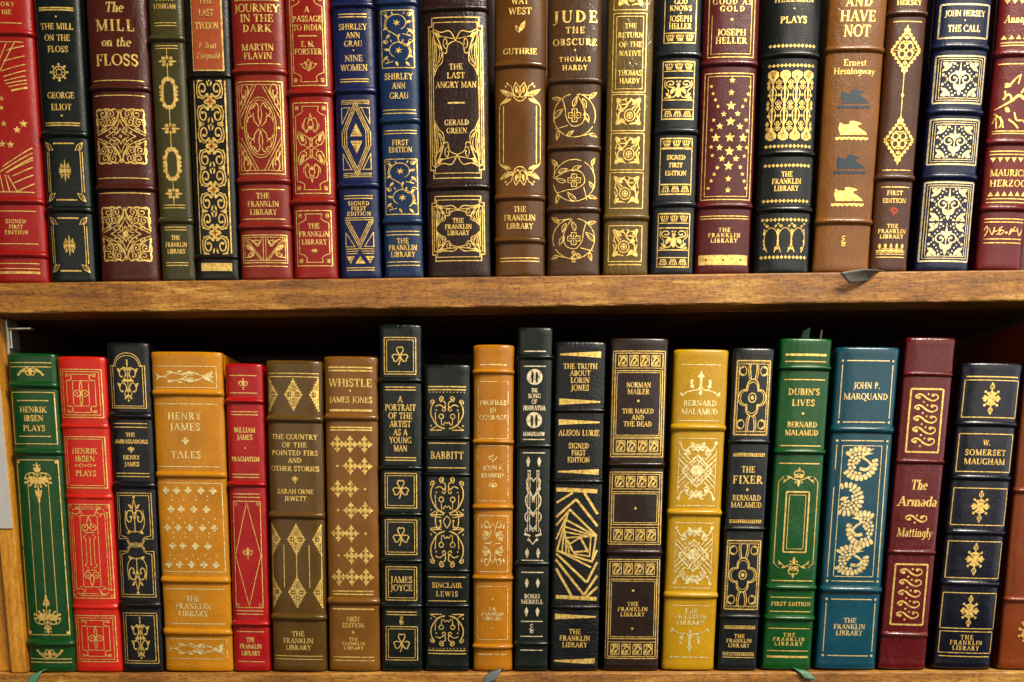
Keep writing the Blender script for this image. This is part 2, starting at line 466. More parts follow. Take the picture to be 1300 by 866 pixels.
# ------------------------------------------------------------------ a roman letter set, cap height 1
def V(x, y0=0, y1=1, w=2, f=3): return ('V', x, y0, y1, w, f)
def L(w, *p): return ('L', w, p)
def E(cx, cy, rx, ry, a0=0, a1=360): return ('E', cx, cy, rx, ry, a0, a1)
def F(x, y, w=.15): return ('F', x, y, w)
def K(w, *p): return ('K', w, p)
GL = {
 'A': (.80, [L(1, (.08, .02), (.41, 1)), L(2, (.40, .99), (.70, .02)), L(1, (.20, .34), (.60, .34)), F(.09, 0), F(.70, 0)]),
 'B': (.70, [V(.17), E(.17, .745, .34, .225, -90, 90), E(.17, .265, .40, .24, -90, 90)]),
 'C': (.76, [E(.44, .5, .36, .47, 48, 312), L(1, (.69, .68), (.69, .97)), L(1, (.69, .05), (.69, .27))]),
 'D': (.80, [V(.17), E(.18, .5, .50, .465, -90, 90)]),
 'E': (.66, [V(.17), L(1, (.1, .965), (.56, .965)), L(1, (.17, .51), (.45, .51)), L(1, (.1, .035), (.60, .035)),
             L(1, (.57, .99), (.55, .76)), L(1, (.60, .01), (.57, .27)), L(1, (.45, .62), (.45, .40))]),
 'F': (.62, [V(.17), L(1, (.1, .965), (.54, .965)), L(1, (.17, .50), (.44, .50)), L(1, (.55, .99), (.53, .74)), L(1, (.44, .62), (.44, .38))]),
 'G': (.80, [E(.44, .5, .36, .47, 48, 322), L(1, (.68, .70), (.68, .97)), V(.66, .04, .42, 2, 0), F(.66, .42, .14)]),
 'H': (.86, [V(.17), V(.69), L(1, (.17, .51), (.69, .51))]),
 'I': (.36, [V(.18)]),
 'J': (.46, [V(.28, .06, 1, 2, 2), K(1, (.28, .10), (.22, -.08), (.08, -.14), (.02, -.06))]),
 'K': (.80, [V(.17), L(1, (.19, .40), (.62, .98)), L(2, (.33, .60), (.70, .02)), F(.64, 1, .12), F(.70, 0, .12)]),
 'L': (.64, [V(.17), L(1, (.1, .035), (.57, .035)), L(1, (.57, .01), (.54, .29))]),
 'M': (1.0, [V(.13, 0, 1, 1, 1), L(2, (.15, .99), (.49, .03)), L(1, (.49, .03), (.83, .99)), V(.84), F(.10, 1, .12)]),
 'N': (.84, [V(.14, 0, 1, 1, 1), L(2, (.13, .98), (.69, .04)), V(.70, 0, 1, 1, 2), F(.09, 1, .1)]),
 'O': (.84, [E(.42, .5, .345, .475)]),
 'P': (.66, [V(.17), E(.17, .725, .38, .245, -90, 90)]),
 'Q': (.84, [E(.42, .5, .345, .475), K(2, (.40, .12), (.58, -.10), (.86, -.18))]),
 'R': (.76, [V(.17), E(.17, .735, .36, .235, -90, 90), L(2, (.32, .49), (.68, .02)), F(.70, 0, .10)]),
 'S': (.58, [K(1.6, (.48, .80), (.38, .95), (.24, .965), (.11, .84), (.12, .66), (.27, .53), (.42, .42), (.48, .24), (.38, .06), (.24, .03), (.09, .18)),
             L(1, (.49, .70), (.49, .97)), L(1, (.08, .03), (.08, .30))]),
 'T': (.72, [V(.36, 0, 1, 2, 1), L(1, (.04, .965), (.68, .965)), L(1, (.045, .99), (.05, .74)), L(1, (.675, .99), (.67, .74))]),
 'U': (.82, [V(.16, .26, 1, 2, 2), V(.67, .26, 1, 1, 2), ('U', .16, .67, .27)]),
 'V': (.78, [L(2, (.10, .98), (.39, .02)), L(1, (.39, .02), (.68, .98)), F(.10, 1), F(.68, 1, .12)]),
 'W': (1.08, [L(2, (.09, .98), (.33, .02)), L(1, (.33, .02), (.54, .98)), L(2, (.53, .98), (.77, .02)), L(1, (.77, .02), (1.0, .98)), F(.09, 1, .13), F(1.0, 1, .11), F(.53, 1, .12)]),
 'X': (.76, [L(2, (.11, .98), (.66, .02)), L(1, (.64, .98), (.10, .02)), F(.12, 1), F(.64, 1, .12), F(.10, 0, .12), F(.66, 0)]),
 'Y': (.74, [L(2, (.09, .98), (.37, .48)), L(1, (.37, .48), (.65, .98)), V(.37, 0, .5, 2, 1), F(.09, 1), F(.65, 1, .11)]),
 'Z': (.68, [L(1, (.08, .965), (.58, .965)), L(2, (.57, .95), (.09, .05)), L(1, (.06, .035), (.62, .035)), L(1, (.62, .02), (.60, .25)), L(1, (.08, .98), (.09, .76))]),
 'a': (.50, [K(1, (.09, .52), (.18, .63), (.30, .62), (.36, .50)), V(.36, .02, .52, 2, 0), E(.22, .18, .14, .16), L(1, (.36, .04), (.46, .04))]),
 'c': (.46, [E(.25, .32, .18, .30, 50, 310), L(1, (.38, .52), (.36, .60))]),
 'd': (.56, [E(.25, .32, .18, .30), V(.43, 0, 1, 2, 2)]),
 'e': (.50, [E(.26, .32, .19, .30, 8, 315), L(1, (.08, .36), (.44, .36))]),
 'f': (.34, [V(.14, 0, .80, 2, 1), K(1, (.14, .80), (.20, .96), (.34, .95)), L(1, (.02, .61), (.30, .61))]),
 'g': (.54, [E(.25, .34, .17, .27), V(.42, -.10, .62, 2, 0), K(1, (.42, -.10), (.34, -.28), (.18, -.30), (.07, -.22)), L(1, (.42, .60), (.54, .60))]),
 'h': (.60, [V(.14, 0, 1, 2, 3), K(1, (.16, .46), (.28, .62), (.40, .60), (.45, .46)), V(.45, 0, .48, 2, 1)]),
 'i': (.30, [V(.14, 0, .62, 2, 3), ('D', .14, .84)]),
 'l': (.30, [V(.14, 0, 1, 2, 3)]),
 'm': (.90, [V(.14, 0, .62, 2, 3), K(1, (.16, .46), (.27, .62), (.38, .60), (.44, .46)), V(.44, 0, .48, 2, 1), K(1, (.46, .46), (.57, .62), (.68, .60), (.75, .46)), V(.75, 0, .48, 2, 1)]),
 'n': (.60, [V(.14, 0, .62, 2, 3), K(1, (.16, .46), (.28, .62), (.40, .60), (.45, .46)), V(.45, 0, .48, 2, 1)]),
 'o': (.54, [E(.27, .32, .20, .295)]),
 'p': (.58, [V(.14, -.30, .62, 2, 3), E(.31, .32, .18, .29)]),
 'r': (.42, [V(.14, 0, .62, 2, 3), K(1, (.16, .44), (.24, .60), (.36, .60)), ('D', .36, .55)]),
 's': (.42, [K(1.5, (.35, .52), (.24, .62), (.11, .54), (.12, .40), (.28, .28), (.36, .16), (.26, .02), (.08, .08))]),
 't': (.36, [V(.15, .06, .84, 2, 0), L(1, (.02, .61), (.32, .61)), K(1, (.15, .08), (.22, .0), (.34, .06))]),
 'u': (.60, [V(.13, .12, .62, 2, 2), K(1, (.13, .14), (.20, .0), (.34, .04), (.43, .20)), V(.44, 0, .62, 2, 3)]),
 'w': (.78, [L(2, (.06, .60), (.22, .02)), L(1, (.22, .02), (.38, .60)), L(2, (.37, .60), (.54, .02)), L(1, (.54, .02), (.71, .60)), F(.06, .61, .1), F(.71, .61, .09)]),
 'y': (.54, [L(2, (.07, .60), (.27, .03)), K(1, (.48, .60), (.27, .02), (.16, -.26), (.04, -.27)), F(.07, .61, .1), F(.48, .61, .09)]),
 'z': (.46, [L(1, (.05, .58), (.40, .58)), L(1.6, (.40, .57), (.06, .04)), L(1, (.04, .035), (.42, .035))]),
 '.': (.26, [('D', .12, .07)]),
 "'": (.24, [L(1.5, (.12, 1.0), (.09, .74))]),
 '-': (.34, [L(1, (.05, .32), (.28, .32))]),
}
def write(p, s, cx, cy, h, w=None, bold=1.0, slant=0.0):
    """s centred on (cx, cy) in picture units, cap height h, set to the width w"""
    gap = 0.035
    adv = sum((GL[c][0] if c != ' ' else .34) for c in s) + gap * (len(s) - 1)
    nat = adv * h
    kx, track = 1.0, 0.0
    if w:
        kx = w / nat
        if kx > 1.12 and len(s) > 1:
            kx = 1.06 + (kx - 1.12) * 0.3
            track = (w - nat * kx) / (len(s) - 1)
        tot = w
    else: tot = nat
    thin = max(0.085 * h, 0.62) * bold
    thick = max(0.185 * h * min(1.15, max(.8, kx)), 1.12) * bold
    def wd(k): return thin + (thick - thin) * (k - 1)
    x = cx - tot / 2
    y0 = cy + h / 2
    for c in s:
        if c == ' ':
            x += (.34 + gap) * h * kx + track
            continue
        a, els = GL[c]
        def q(px, py, x=x): return (x + px * h * kx + slant * py * h, y0 - py * h)
        for e in els:
            k = e[0]
            if k == 'V':
                _, gx, ya, yb, ww, fl = e
                p.raw([q(gx, ya), q(gx, yb)], wd(ww))
                for bit, yy, dy in ((1, ya, .03), (2, yb, -.03)):
                    if fl & bit: p.raw([q(gx - (.15 if ww > 1 else .11), yy + dy), q(gx + (.15 if ww > 1 else .11), yy + dy)], max(.07 * h, .5))
            elif k == 'L': p.raw([q(*z) for z in e[2]], wd(e[1]))
            elif k == 'K': p.raw([q(*z) for z in catmull(e[2], False, 4)], wd(e[1]))
            elif k == 'E':
                _, gx, gy, rx, ry, a0, a1 = e
                n = max(8, int((a1 - a0) / 18))
                an = [math.radians(a0 + (a1 - a0) * i / n) for i in range(n + 1)]
                P = [q(gx + rx * math.cos(t), gy + ry * math.sin(t)) for t in an]
                W = [thin + (thick - thin) * math.cos(t) ** 2 for t in an]
                p.raw(P, W)
            elif k == 'U':
                _, xa, xb, yy = e
                n = 9
                an = [math.pi + math.pi * i / n for i in range(n + 1)]
                m_, r = (xa + xb) / 2, (xb - xa) / 2
                p.raw([q(m_ + r * math.cos(t), yy + (yy - .03) * math.sin(t)) for t in an], [thick, thin, thin])
            elif k == 'F':
                p.raw([q(e[1] - e[3], abs(e[2] - .03)), q(e[1] + e[3], abs(e[2] - .03))], max(.07 * h, .5))
            elif k == 'D':
                z = q(e[1], e[2])
                p.sub(z[0], z[1]).disc(0, 0, max(thick * .6, .6), n=8)
        x += (a + gap) * h * kx + track

# ------------------------------------------------------------------ a leather-bound book
DEPTH = 0.158
class Book:
    def __init__(s, label, row, xl0, xr0, y0, xl1, xr1, y1, mat, height=None, bulge=0.155, wear=0.0, tint=None, nexp=2.7, Y=0.0):
        """left/right outline of the spine at picture height y0 (upper) and y1 (foot)"""
        s.y0, s.y1, s.Y = y0, y1, Y
        s.c0, s.c1 = (xl0 + xr0) / 2, (xl1 + xr1) / 2
        top, foot = at(s.c0, y0, Y), at(s.c1, y1, Y)
        zshelf = Z_MID if row == 'upper' else Z_LOW
        s.w = ((at(xr0, y0, Y) - at(xl0, y0, Y)).length + (at(xr1, y1, Y) - at(xl1, y1, Y)).length) / 2
        s.lean = math.atan2(top.x - foot.x, top.z - foot.z)
        z0 = zshelf + abs(math.sin(s.lean)) * s.w / 2 + 0.00025
        s.org = Vector((foot.x, Y, z0))
        s.ax = Vector((math.sin(s.lean), 0, math.cos(s.lean)))
        s.H = height * .9 if height else (top - s.org).dot(s.ax)
        s.b = bulge * s.w
        s.n = nexp
        s.mat = mat
        s.lift = 0.0
        s.root = empty('book', s.org, label, 'book', 'leather bound books on the %s shelf' % row)
        s.root.rotation_euler = (0, s.lean, 0)
        s.gold = gold('gilt_foil', wear, tint or (0.95, 0.63, 0.17, 1))
        s.build()
    # --- geometry
    def prof(s, u):
        t = min(1.0, abs(2 * u / s.w))
        return s.b * (1 - (1 - t ** s.n) ** (1 / s.n))
    def cx(s, y): return s.c0 + (s.c1 - s.c0) * (y - s.y0) / (s.y1 - s.y0)
    def uv(s, dx, y):
        """picture units relative to the spine's centre line -> metres on the spine"""
        c = s.cx(y)
        P = at(c, y, s.Y)
        k = (at(c + 1, y, s.Y) - P).x
        return dx * k, (P - s.org).dot(s.ax)
    def wobble(s, x, z):
        return 0.00022 * noise.noise(Vector((x * 55 + s.sd, z * 28, s.sd))) + 0.00008 * noise.noise(Vector((x * 150 + s.sd, z * 90, s.sd)))
    def cross(s, nc=44):
        pts = []
        w2 = s.w / 2
        for i in range(nc + 1):
            a = -math.pi / 2 + math.pi * i / nc
            x = w2 * sgn(math.sin(a)) * abs(math.sin(a)) ** (2 / s.n)
            y = s.b * (1 - abs(math.cos(a)) ** (2 / s.n))
            pts.append((x, y))
        return pts
    def build(s):
        w2, H, b = s.w / 2, s.H, s.b
        base = s.cross()
        # outward normals in plan
        nrm = []
        for i in range(len(base)):
            p0, p1 = base[max(i - 1, 0)], base[min(i + 1, len(base) - 1)]
            t = Vector((p1[0] - p0[0], p1[1] - p0[1])).normalized()
            nrm.append((t.y, -t.x))
        s.sd = random.uniform(0, 50)
        bm = bmesh.new()
        R = 0.0016
        zs = [(0.0, R * 1.3), (R * .12, R * .55), (R * .45, R * .16), (R, 0)]
        rows = [(z, d) for z, d in zs] + [(R + (H - 2 * R) * i / 70, 0) for i in range(1, 70)] + [(H - z, d) for z, d in zs[::-1]]
        grid = []
        for z, d in rows:
            ring = []
            # head and tail caps swell slightly
            cap = 0.00035 * (math.exp(-((z - .0025) / .0022) ** 2) + math.exp(-((H - z - .0025) / .0022) ** 2))
            for (x, y), (nx, ny) in zip(base, nrm):
                wob = s.wobble(x, z)
                o = wob - d + cap
                ring.append(bm.verts.new((x + nx * o, y + ny * o, z)))
            back = [(w2 - .0002 - d * .3, b + .0035), (w2 - .0016, b + .0052)]
            for x, y in back: ring.append(bm.verts.new((x, y, z)))
            for x, y in back[::-1]: ring.append(bm.verts.new((-x, y, z)))
            grid.append(ring)
        m = len(grid[0])
        for j in range(len(grid) - 1):
            for i in range(m):
                i2 = (i + 1) % m
                bm.faces.new((grid[j][i], grid[j][i2], grid[j + 1][i2], grid[j + 1][i]))
        bm.faces.new(grid[0][::-1]); bm.faces.new(grid[-1])
        bmesh.ops.recalc_face_normals(bm, faces=bm.faces)
        s.spine = link('spine', bm, s.mat, s.root, True)
        # boards
        for sg in (-1, 1):
            bm = bmesh.new()
            T = 0.0026
            xo = w2 - 0.0010
            pr = [(xo - .0006, b + .0064), (xo, b + .0080), (xo, b + DEPTH), (xo - T, b + DEPTH), (xo - T, b + .0076), (xo - T * .7, b + .0064)]
            z0, z1, e = 0.0, H - 0.0002, 0.0006
            rr = []
            for z, k in ((z0, e), (z0 + e, 0), (z1 - e, 0), (z1, e)):
                rr.append([bm.verts.new((sg * (x - (k if i < 3 else -k) * .5), y, z)) for i, (x, y) in enumerate(pr)])
            for j in range(3):
                for i in range(6):
                    bm.faces.new((rr[j][i], rr[j][(i + 1) % 6], rr[j + 1][(i + 1) % 6], rr[j + 1][i]))
            bm.faces.new(rr[0]); bm.faces.new(rr[-1][::-1])
            bmesh.ops.recalc_face_normals(bm, faces=bm.faces)
            link('cover_board', bm, s.mat, s.root)
        link('page_block', box_bm(-w2 + .0030, w2 - .0030, b + .0074, b + DEPTH - .004, .0034, H - .0036), M_PAGES, s.root)
    def band(s, *ys, half=6.2, rise=3.4):
        for y in ys:
            _, v0 = s.uv(0, y)
            _, va = s.uv(0, y - half)
            hv = abs(va - v0)
            k = hv / half
            up = rise * k
            bm = bmesh.new()
            base = s.cross(40)
            rows = []
            N = 12
            sd = random.uniform(0, 90)
            for j in range(N + 1):
                t = -1 + 2 * j / N
                sh = math.cos(t * math.pi / 2) ** 1.35 if abs(t) < 1 else 0
                sh = min(1.0, sh * 1.06)
                o0 = -0.00045 + sh * (up + 0.00045)
                ring = []
                for i, (x, y_) in enumerate(base):
                    p0, p1 = base[max(i - 1, 0)], base[min(i + 1, len(base) - 1)]
                    tt = Vector((p1[0] - p0[0], p1[1] - p0[1])).normalized()
                    ef = 1.0 if 6 <= i <= 34 else (0.25 + .75 * min(i, 40 - i) / 6)
                    o = o0 * ef if o0 > 0 else o0
                    o += 0.00018 * noise.noise(Vector((x * 80 + sd, t * 2, sd))) * (1 - abs(t))
                    zz = v0 + t * hv * (1.0 + .06 * noise.noise(Vector((x * 60, sd, 3))))
                    ring.append(bm.verts.new((x + tt.y * o, y_ - tt.x * o, zz)))
                ring.insert(0, bm.verts.new((base[0][0] + .0006, s.b + .004, v0 + t * hv)))
                ring.append(bm.verts.new((base[-1][0] - .0006, s.b + .004, v0 + t * hv)))
                rows.append(ring)
            for j in range(N):
                for i in range(len(rows[0]) - 1):
                    bm.faces.new((rows[j][i], rows[j][i + 1], rows[j + 1][i + 1], rows[j + 1][i]))
            bmesh.ops.recalc_face_normals(bm, faces=bm.faces)
            if sum(f.normal.y for f in bm.faces) > 0: bmesh.ops.reverse_faces(bm, faces=bm.faces)
            link('raised_band', bm, s.mat, s.spine, True)
        return s
    # --- gilt on the spine
    def emit(s, name, pen, alt=None):
        mats = [s.gold]
        if any(it[-1] for it in pen.store): mats.append(alt or s.mat)
        bm = bmesh.new()
        k = 0
        def P3(p, eps):
            u, v = s.uv(*p)
            u = max(-s.w * .497, min(s.w * .497, u))
            return (u, s.prof(u) - s.wobble(u, v) - 0.00011 - s.lift - eps, v)
        for it in pen.store:
            alt_k = it[-1]
            k += 1
            eps = 0.00002 * (k % 7) + (0.00022 * alt_k)
            if it[0] == 's':
                _, A, B, _ = it
                va = [bm.verts.new(P3(p, eps)) for p in A]
                vb = [bm.verts.new(P3(p, eps)) for p in B]
                for i in range(len(A) - 1):
                    try: f = bm.faces.new((va[i], va[i + 1], vb[i + 1], vb[i]))
                    except ValueError: continue
                    f.material_index = alt_k
            else:
                pts = it[1]
                b2 = bmesh.new()
                fv = [b2.verts.new((x, y, 0)) for x, y in pts]
                try: b2.faces.new(fv)
                except ValueError:
                    b2.free(); continue
                xs = [x for x, _ in pts]
                if max(xs) - min(xs) > 7:
                    x = min(xs) + 3.5
                    while x < max(xs) - .5:
                        bmesh.ops.bisect_plane(b2, geom=b2.verts[:] + b2.edges[:] + b2.faces[:], plane_co=(x, 0, 0), plane_no=(1, 0, 0))
                        x += 3.5
                bmesh.ops.triangulate(b2, faces=b2.faces[:])
                mp = {v: bm.verts.new(P3((v.co.x, v.co.y), eps)) for v in b2.verts}
                for f0 in b2.faces:
                    f = bm.faces.new([mp[v] for v in f0.verts])
                    f.material_index = alt_k
                b2.free()
        bm.normal_update()
        fl = [f for f in bm.faces if f.normal.y > 0]
        if fl: bmesh.ops.reverse_faces(bm, faces=fl)
        return link(name, bm, mats, s.spine)
    def text(s, lines, bold=1.0, slant=0.0, name='gilt_lettering'):
        p = Pen()
        ys = [ln[1] for ln in lines]
        for ln in lines:
            t, y, h, w = ln[:4]
            for o in ys:
                if o != y and h > 5.2: h = max(min(h, abs(o - y) * .78), min(h, 4.6))
                elif o != y: h = min(h, abs(o - y) * .76)
            write(p, t, ln[4] if len(ln) > 4 else 0, y, h, w, bold, slant)
        s.emit(name, p); return s
    def rule(s, ys, hw, t=1.1, dx=0):
        for y in (ys if isinstance(ys, (list, tuple)) else [ys]):
            p = Pen()
            p.line([(dx - hw, y), (dx + hw, y)], t * 1.2)
            s.emit('gilt_rule', p)
        return s
    def frame(s, y0, y1, hw, t=1.1, ins=(0,), dx=0):
        p = Pen()
        for i in ins: p.rect(dx - hw + i, y0 + i, dx + hw - i, y1 - i, t if i == ins[0] else min(t, 1.0))
        s.emit('gilt_frame', p); return s
    def dots(s, pts, r=1.3, sq=False):
        for x, y in pts:
            p = Pen()
            p.dia(x, y, r * 1.25) if sq else p.disc(x, y, r)
            s.emit('gilt_dot', p)
        return s
    def orn(s, fn, cy, hw, hh, dx=0, name='gilt_ornament', alt=None, **kw):
        p = Pen()
        fn(p.sub(dx, cy, hw, -hh), **kw)
        s.emit(name, p, alt); return s
    def ink(s, fn, name='gilt_ornament', alt=None):
        """fn draws with dx from the centre line and picture heights"""
        p = Pen(); fn(p); s.emit(name, p, alt); return s
    def ribbon(s, pts, width, mat, thick=0.0004):
        """silk marker: a thin band swept along world points (each point: centre, side direction)"""
        s.root.rotation_euler = (0, s.lean, 0)
        inv = (Matrix.Translation(s.org) @ Matrix.Rotation(s.lean, 4, 'Y')).inverted()
        bm = bmesh.new()
        rows = []
        for j, (c, side, up) in enumerate(pts):
            c, side, up = Vector(c), Vector(side).normalized(), Vector(up).normalized()
            r = []
            for i in range(7):
                t = -1 + i / 3
                q = c + side * (t * width / 2) + up * (0.0003 * math.cos(t * 2.2 + j))
                r.append(bm.verts.new(inv @ q))
            rows.append(r)
        for j in range(len(rows) - 1):
            for i in range(6): bm.faces.new((rows[j][i], rows[j][i + 1], rows[j + 1][i + 1], rows[j + 1][i]))
        o = link('ribbon_marker', bm, mat, s.root, True)
        md = o.modifiers.new('thickness', 'SOLIDIFY')
        md.thickness = thick
        md.offset = 0
        return s
# ------------------------------------------------------------------ ornaments (each drawn in a box from -1 to 1, y up)
def o_wheel(p):
    p.ring(0, 0, .62, 1.7); p.ring(0, 0, .3, 1.0)
    for i in range(8):
        a = i * math.pi / 4
        p.line([(.25 * math.cos(a), .25 * math.sin(a)), (.9 * math.cos(a), .9 * math.sin(a))], 1.1)
        p.dot(.86 * math.cos(a), .86 * math.sin(a), 1.6)
def o_fleuron(p):
    for q in p.my():
        q.leaf(0, .25, 0, 1, .16); 
        for r in q.mx():
            r.leaf(.05, .1, .55, .62, .25, -.1, 1.1); r.spiral(.5, .22, .38, .12, -150, 170, 1.0)
            r.leaf(.3, .0, .95, .12, .2)
    p.dia(0, 0, .16, .14)
def o_cornerleaf(p):
    """double-ruled panel with a leaf in each corner"""
    for q in p.m4():
        q.line([(0, .97), (.58, .97)], 2.2); q.line([(.97, 0), (.97, .70)], 1.0); q.line([(.86, 0), (.86, .70)], 1.0)
        q.leaf(.98, .98, .62, .74, .22, 0, .9); q.leaf(.98, .98, .82, .72, .25, 0, .9); q.dot(.98, .99, 1.3)
def o_lace(p, medal=False):
    for q in p.m4():
        q.cur([(.03, .97), (.10, .70), (.36, .32), (.98, .05)], 1.5)
        q.cur([(.16, .99), (.05, .80), (.10, .58), (.24, .46)], 1.3)
        for cx, cy, r, a in ((.34, .80, .155, 0), (.70, .81, .165, 90), (.42, .52, .155, 180), (.76, .50, .155, 30), (.70, .24, .12, 120)):
            q.spiral(cx, cy, r * 1.12, r * .25, a - 60, a + 400, 1.5, 1.25)
        q.cur([(.14, .99), (.36, .95), (.52, .99), (.70, .95), (.88, .99), (.97, .90), (.95, .72), (.99, .52), (.95, .36), (.99, .12)], 2.1)
        for x, y in ((.26, .97), (.44, .97), (.60, .97), (.80, .97), (.94, .95), (.97, .80), (.97, .62), (.97, .44), (.97, .26), (.56, .66), (.22, .66), (.60, .38)): q.dot(x, y, 1.4)
        q.cur([(.52, .95), (.56, .66), (.60, .36), (.98, .14)], 1.2); q.cur([(.18, .66), (.3, .44), (.56, .36)], 1.2); q.cur([(.56, .66), (.98, .62)], 1.0)
        if True:
            q.cur([(0, .62), (.10, .40), (.30, .16), (.62, .0)], 1.4); q.spiral(.20, .20, .13, .04, 20, 420, 1.4, 1.1); q.cur([(0, .3), (.1, .12), (.34, .03)], 1.2)
            q.cur([(.0, .9), (.12, .6), (.26, .36)], 1.0); q.dot(.44, .16, 1.3)
    if medal:
        p.leaf(-.05, -.14, .06, .16, .45); p.leaf(-.12, .05, .14, -.05, .3)
    else: p.dot(0, 0, 2.2)
def o_small_chain(p):
    for q in p.mx():
        q.leaf(.1, 0, 1, 0, .22); q.disc(.38, .42, .22); q.disc(.38, -.42, .22); q.spiral(.4, 0, .34, .1, 60, 360, 1)
    p.leaf(0, .2, 0, 1, .16); p.leaf(0, -.2, 0, -1, .16)
def o_wreath(p):
    for q in p.m4():
        q.cur([(.0, .88), (.40, .70), (.66, .42), (.68, 0)], 4.2)
        q.disc(.52, .68, .22, .13); q.disc(.84, .36, .20, .12); q.leaf(.1, .85, .0, 1, .3); q.disc(.88, .10, .16, .08); q.disc(.30, .82, .2, .1)
    p.disc(0, .82, .24, .14); p.disc(0, -.82, .24, .14)
def o_tycoon(p):
    """one repeat: red cross in a quatrefoil with four scrolls"""
    for q in p.m4():
        q.spiral(.52, .60, .36, .12, -110, 300, 2.2, 1.8)
        q.cur([(.05, .22), (.25, .30), (.5, .15), (.92, .30), (.98, .6), (.86, .9), (.5, .99)], 1.7)
        q.leaf(.06, .36, .4, .25, .3); q.leaf(.2, .98, .06, .7, .25); q.dot(.86, .22, 1.5); q.leaf(.98, .96, .62, .98, .2)
    p.dot(0, .98, 1.2)
    for a in (0, 90, 180, 270):
        r = p.sub(0, 0, 1, 1); x, y = math.cos(math.radians(a)) * .26, math.sin(math.radians(a)) * .17
        r.disc(x, y, .20, .12)
    c = p.inlay(1)
    c.line([(-.22, 0), (.22, 0)], 1.6); c.line([(0, -.15), (0, .15)], 1.6)
def o_ellipse(p):
    p.rect(-1, -1, 1, 1, 1.3); p.rect(-.9, -.93, .9, .93, 1.0)
    p.ring(0, 0, .70, 1.2, .66); p.ring(0, 0, .62, 1.0, .60)
    for q in p.m4():
        q.line([(.12, .93), (.86, .22)], 1.1); q.line([(.26, .93), (.9, .32)], 1.1)
        q.spiral(.66, .78, .20, .06, 200, -200, 1.5, 1.2); q.spiral(.74, .56, .12, .05, 60, 360, 1.4, 1)
        q.cur([(.48, .84), (.56, .66), (.72, .66), (.86, .5)], 1.4)
        q.cur([(0, .06), (.08, .28), (.05, .44), (.16, .53), (.28, .44), (.44, .40)], 1.4)
        q.cur([(.05, .02), (.25, .14), (.30, .24), (.5, .22), (.56, .12)], 1.4)
        q.spiral(.34, .34, .16, .06, 140, -160, 1.2)
    for q in p.mx(): q.dia(.80, 0, .07, .035)
def o_scrollbar(p):
    p.rect(-1, -1, 1, 1, 1.4); p.rect(-.92, -.84, .92, .84, 1.0)
    p.line([(-.06, -.84), (-.06, .84)], 1); p.line([(.06, -.84), (.06, .84)], 1)
    for q in p.mx():
        q.line([(.08, -.84), (.86, .80)], 1.0); q.line([(.16, -.84), (.92, .72)], 1.0)
        q.cur([(.14, .7), (.3, .2), (.52, .55), (.72, .72)], 1.5); q.spiral(.36, .46, .2, .06, 0, 420, 1.3, 1)
        q.cur([(.9, -.6), (.62, -.55), (.5, -.2), (.74, .0), (.86, .25)], 1.6); q.spiral(.66, -.42, .18, .06, 90, 500, 1.4, 1)
        q.leaf(.5, -.1, .86, .35, .2)
def o_lotus(p):
    p.leaf(0, -.9, 0, 1, .22, 0, 1)
    for q in p.mx():
        q.cur([(0, -.5), (.35, .1), (.5, .55), (.25, .2), (0, -.1)], 1.0); q.cur([(0, -.7), (.5, -.5), (.9, .1), (.6, .25)], 1.1); q.dot(.98, .2, 1.0)
def o_quatre(p, cx=.30, ky=.14):
    """double frame with stepped, squared corners"""
    p.rect(-1, -1, 1, 1, 1.4)
    for q in p.m4():
        q.line([(0, 1 - .08 * ky / .14), (1 - cx * 1.7, 1 - .08 * ky / .14)], 1.1); q.line([(.87, 0), (.87, 1 - ky * 2.0)], 1.1)
        q.cur([(.87, 1 - ky * 2.0), (.62, 1 - ky * 1.75), (.44, 1 - ky * 1.3), (1 - cx * 1.7, 1 - .08 * ky / .14)], 1.1)
        q.rect(.70, 1 - ky * 1.1, .86, 1 - ky * .55, 1.0); q.dot(.78, 1 - ky * .82, 1.1)
def o_spire(p):
    for q in p.my():
        q.line([(0, 1), (-.17, .72)], 1.1); q.line([(0, 1), (.17, .72)], 1.1)
        for r in q.mx():
            r.spiral(.30, .62, .26, .1, 120, -230, 1.2); r.cur([(0, .52), (.2, .66), (.12, .78), (0, .82)], 1.2)
            r.cur([(.62, .72), (.58, .56), (.2, .50)], 1.1)
            r.cur([(.05, .03), (.12, .25), (.36, .33), (.9, .48)], 1.4); r.cur([(.9, .48), (.98, .30), (.72, .10), (.38, .14), (.42, .26)], 1.6)
            r.leaf(.5, .2, .9, .42, .25); r.cur([(0, .06), (.25, .02), (.55, .08)], 1.1)
        q.disc(0, .6, .09, .04)
        q.cur([(-.1, .1), (0, .3), (.1, .1)], 1.1)
def o_diamonds(p):
    for q in p.my():
        for k in range(3): q.line([(-1, .99 - .045 * k), (1, .99 - .045 * k)], 1.0)
        for k in (0, 1, 2):
            q.line([(0, .98 - .10 * k), (1 - .16 * k, .16 + .02 * k), (1 - .16 * k, 0)], 1.2); q.line([(0, .98 - .10 * k), (-(1 - .16 * k), .16 + .02 * k), (-(1 - .16 * k), 0)], 1.2)
        for r in q.mx():
            r.line([(.32, .80), (.98, .80), (.98, .38)], 1.1); r.line([(.40, .80), (.98, .38)], 1.1)
        q.fill([(-.42, .06), (.42, .06), (0, .40)])
        c = q.inlay(1)
        for k in range(3): c.line([(-.3, .12 + .07 * k), (.05 - .05 * k, .12 + .07 * k)], .8)
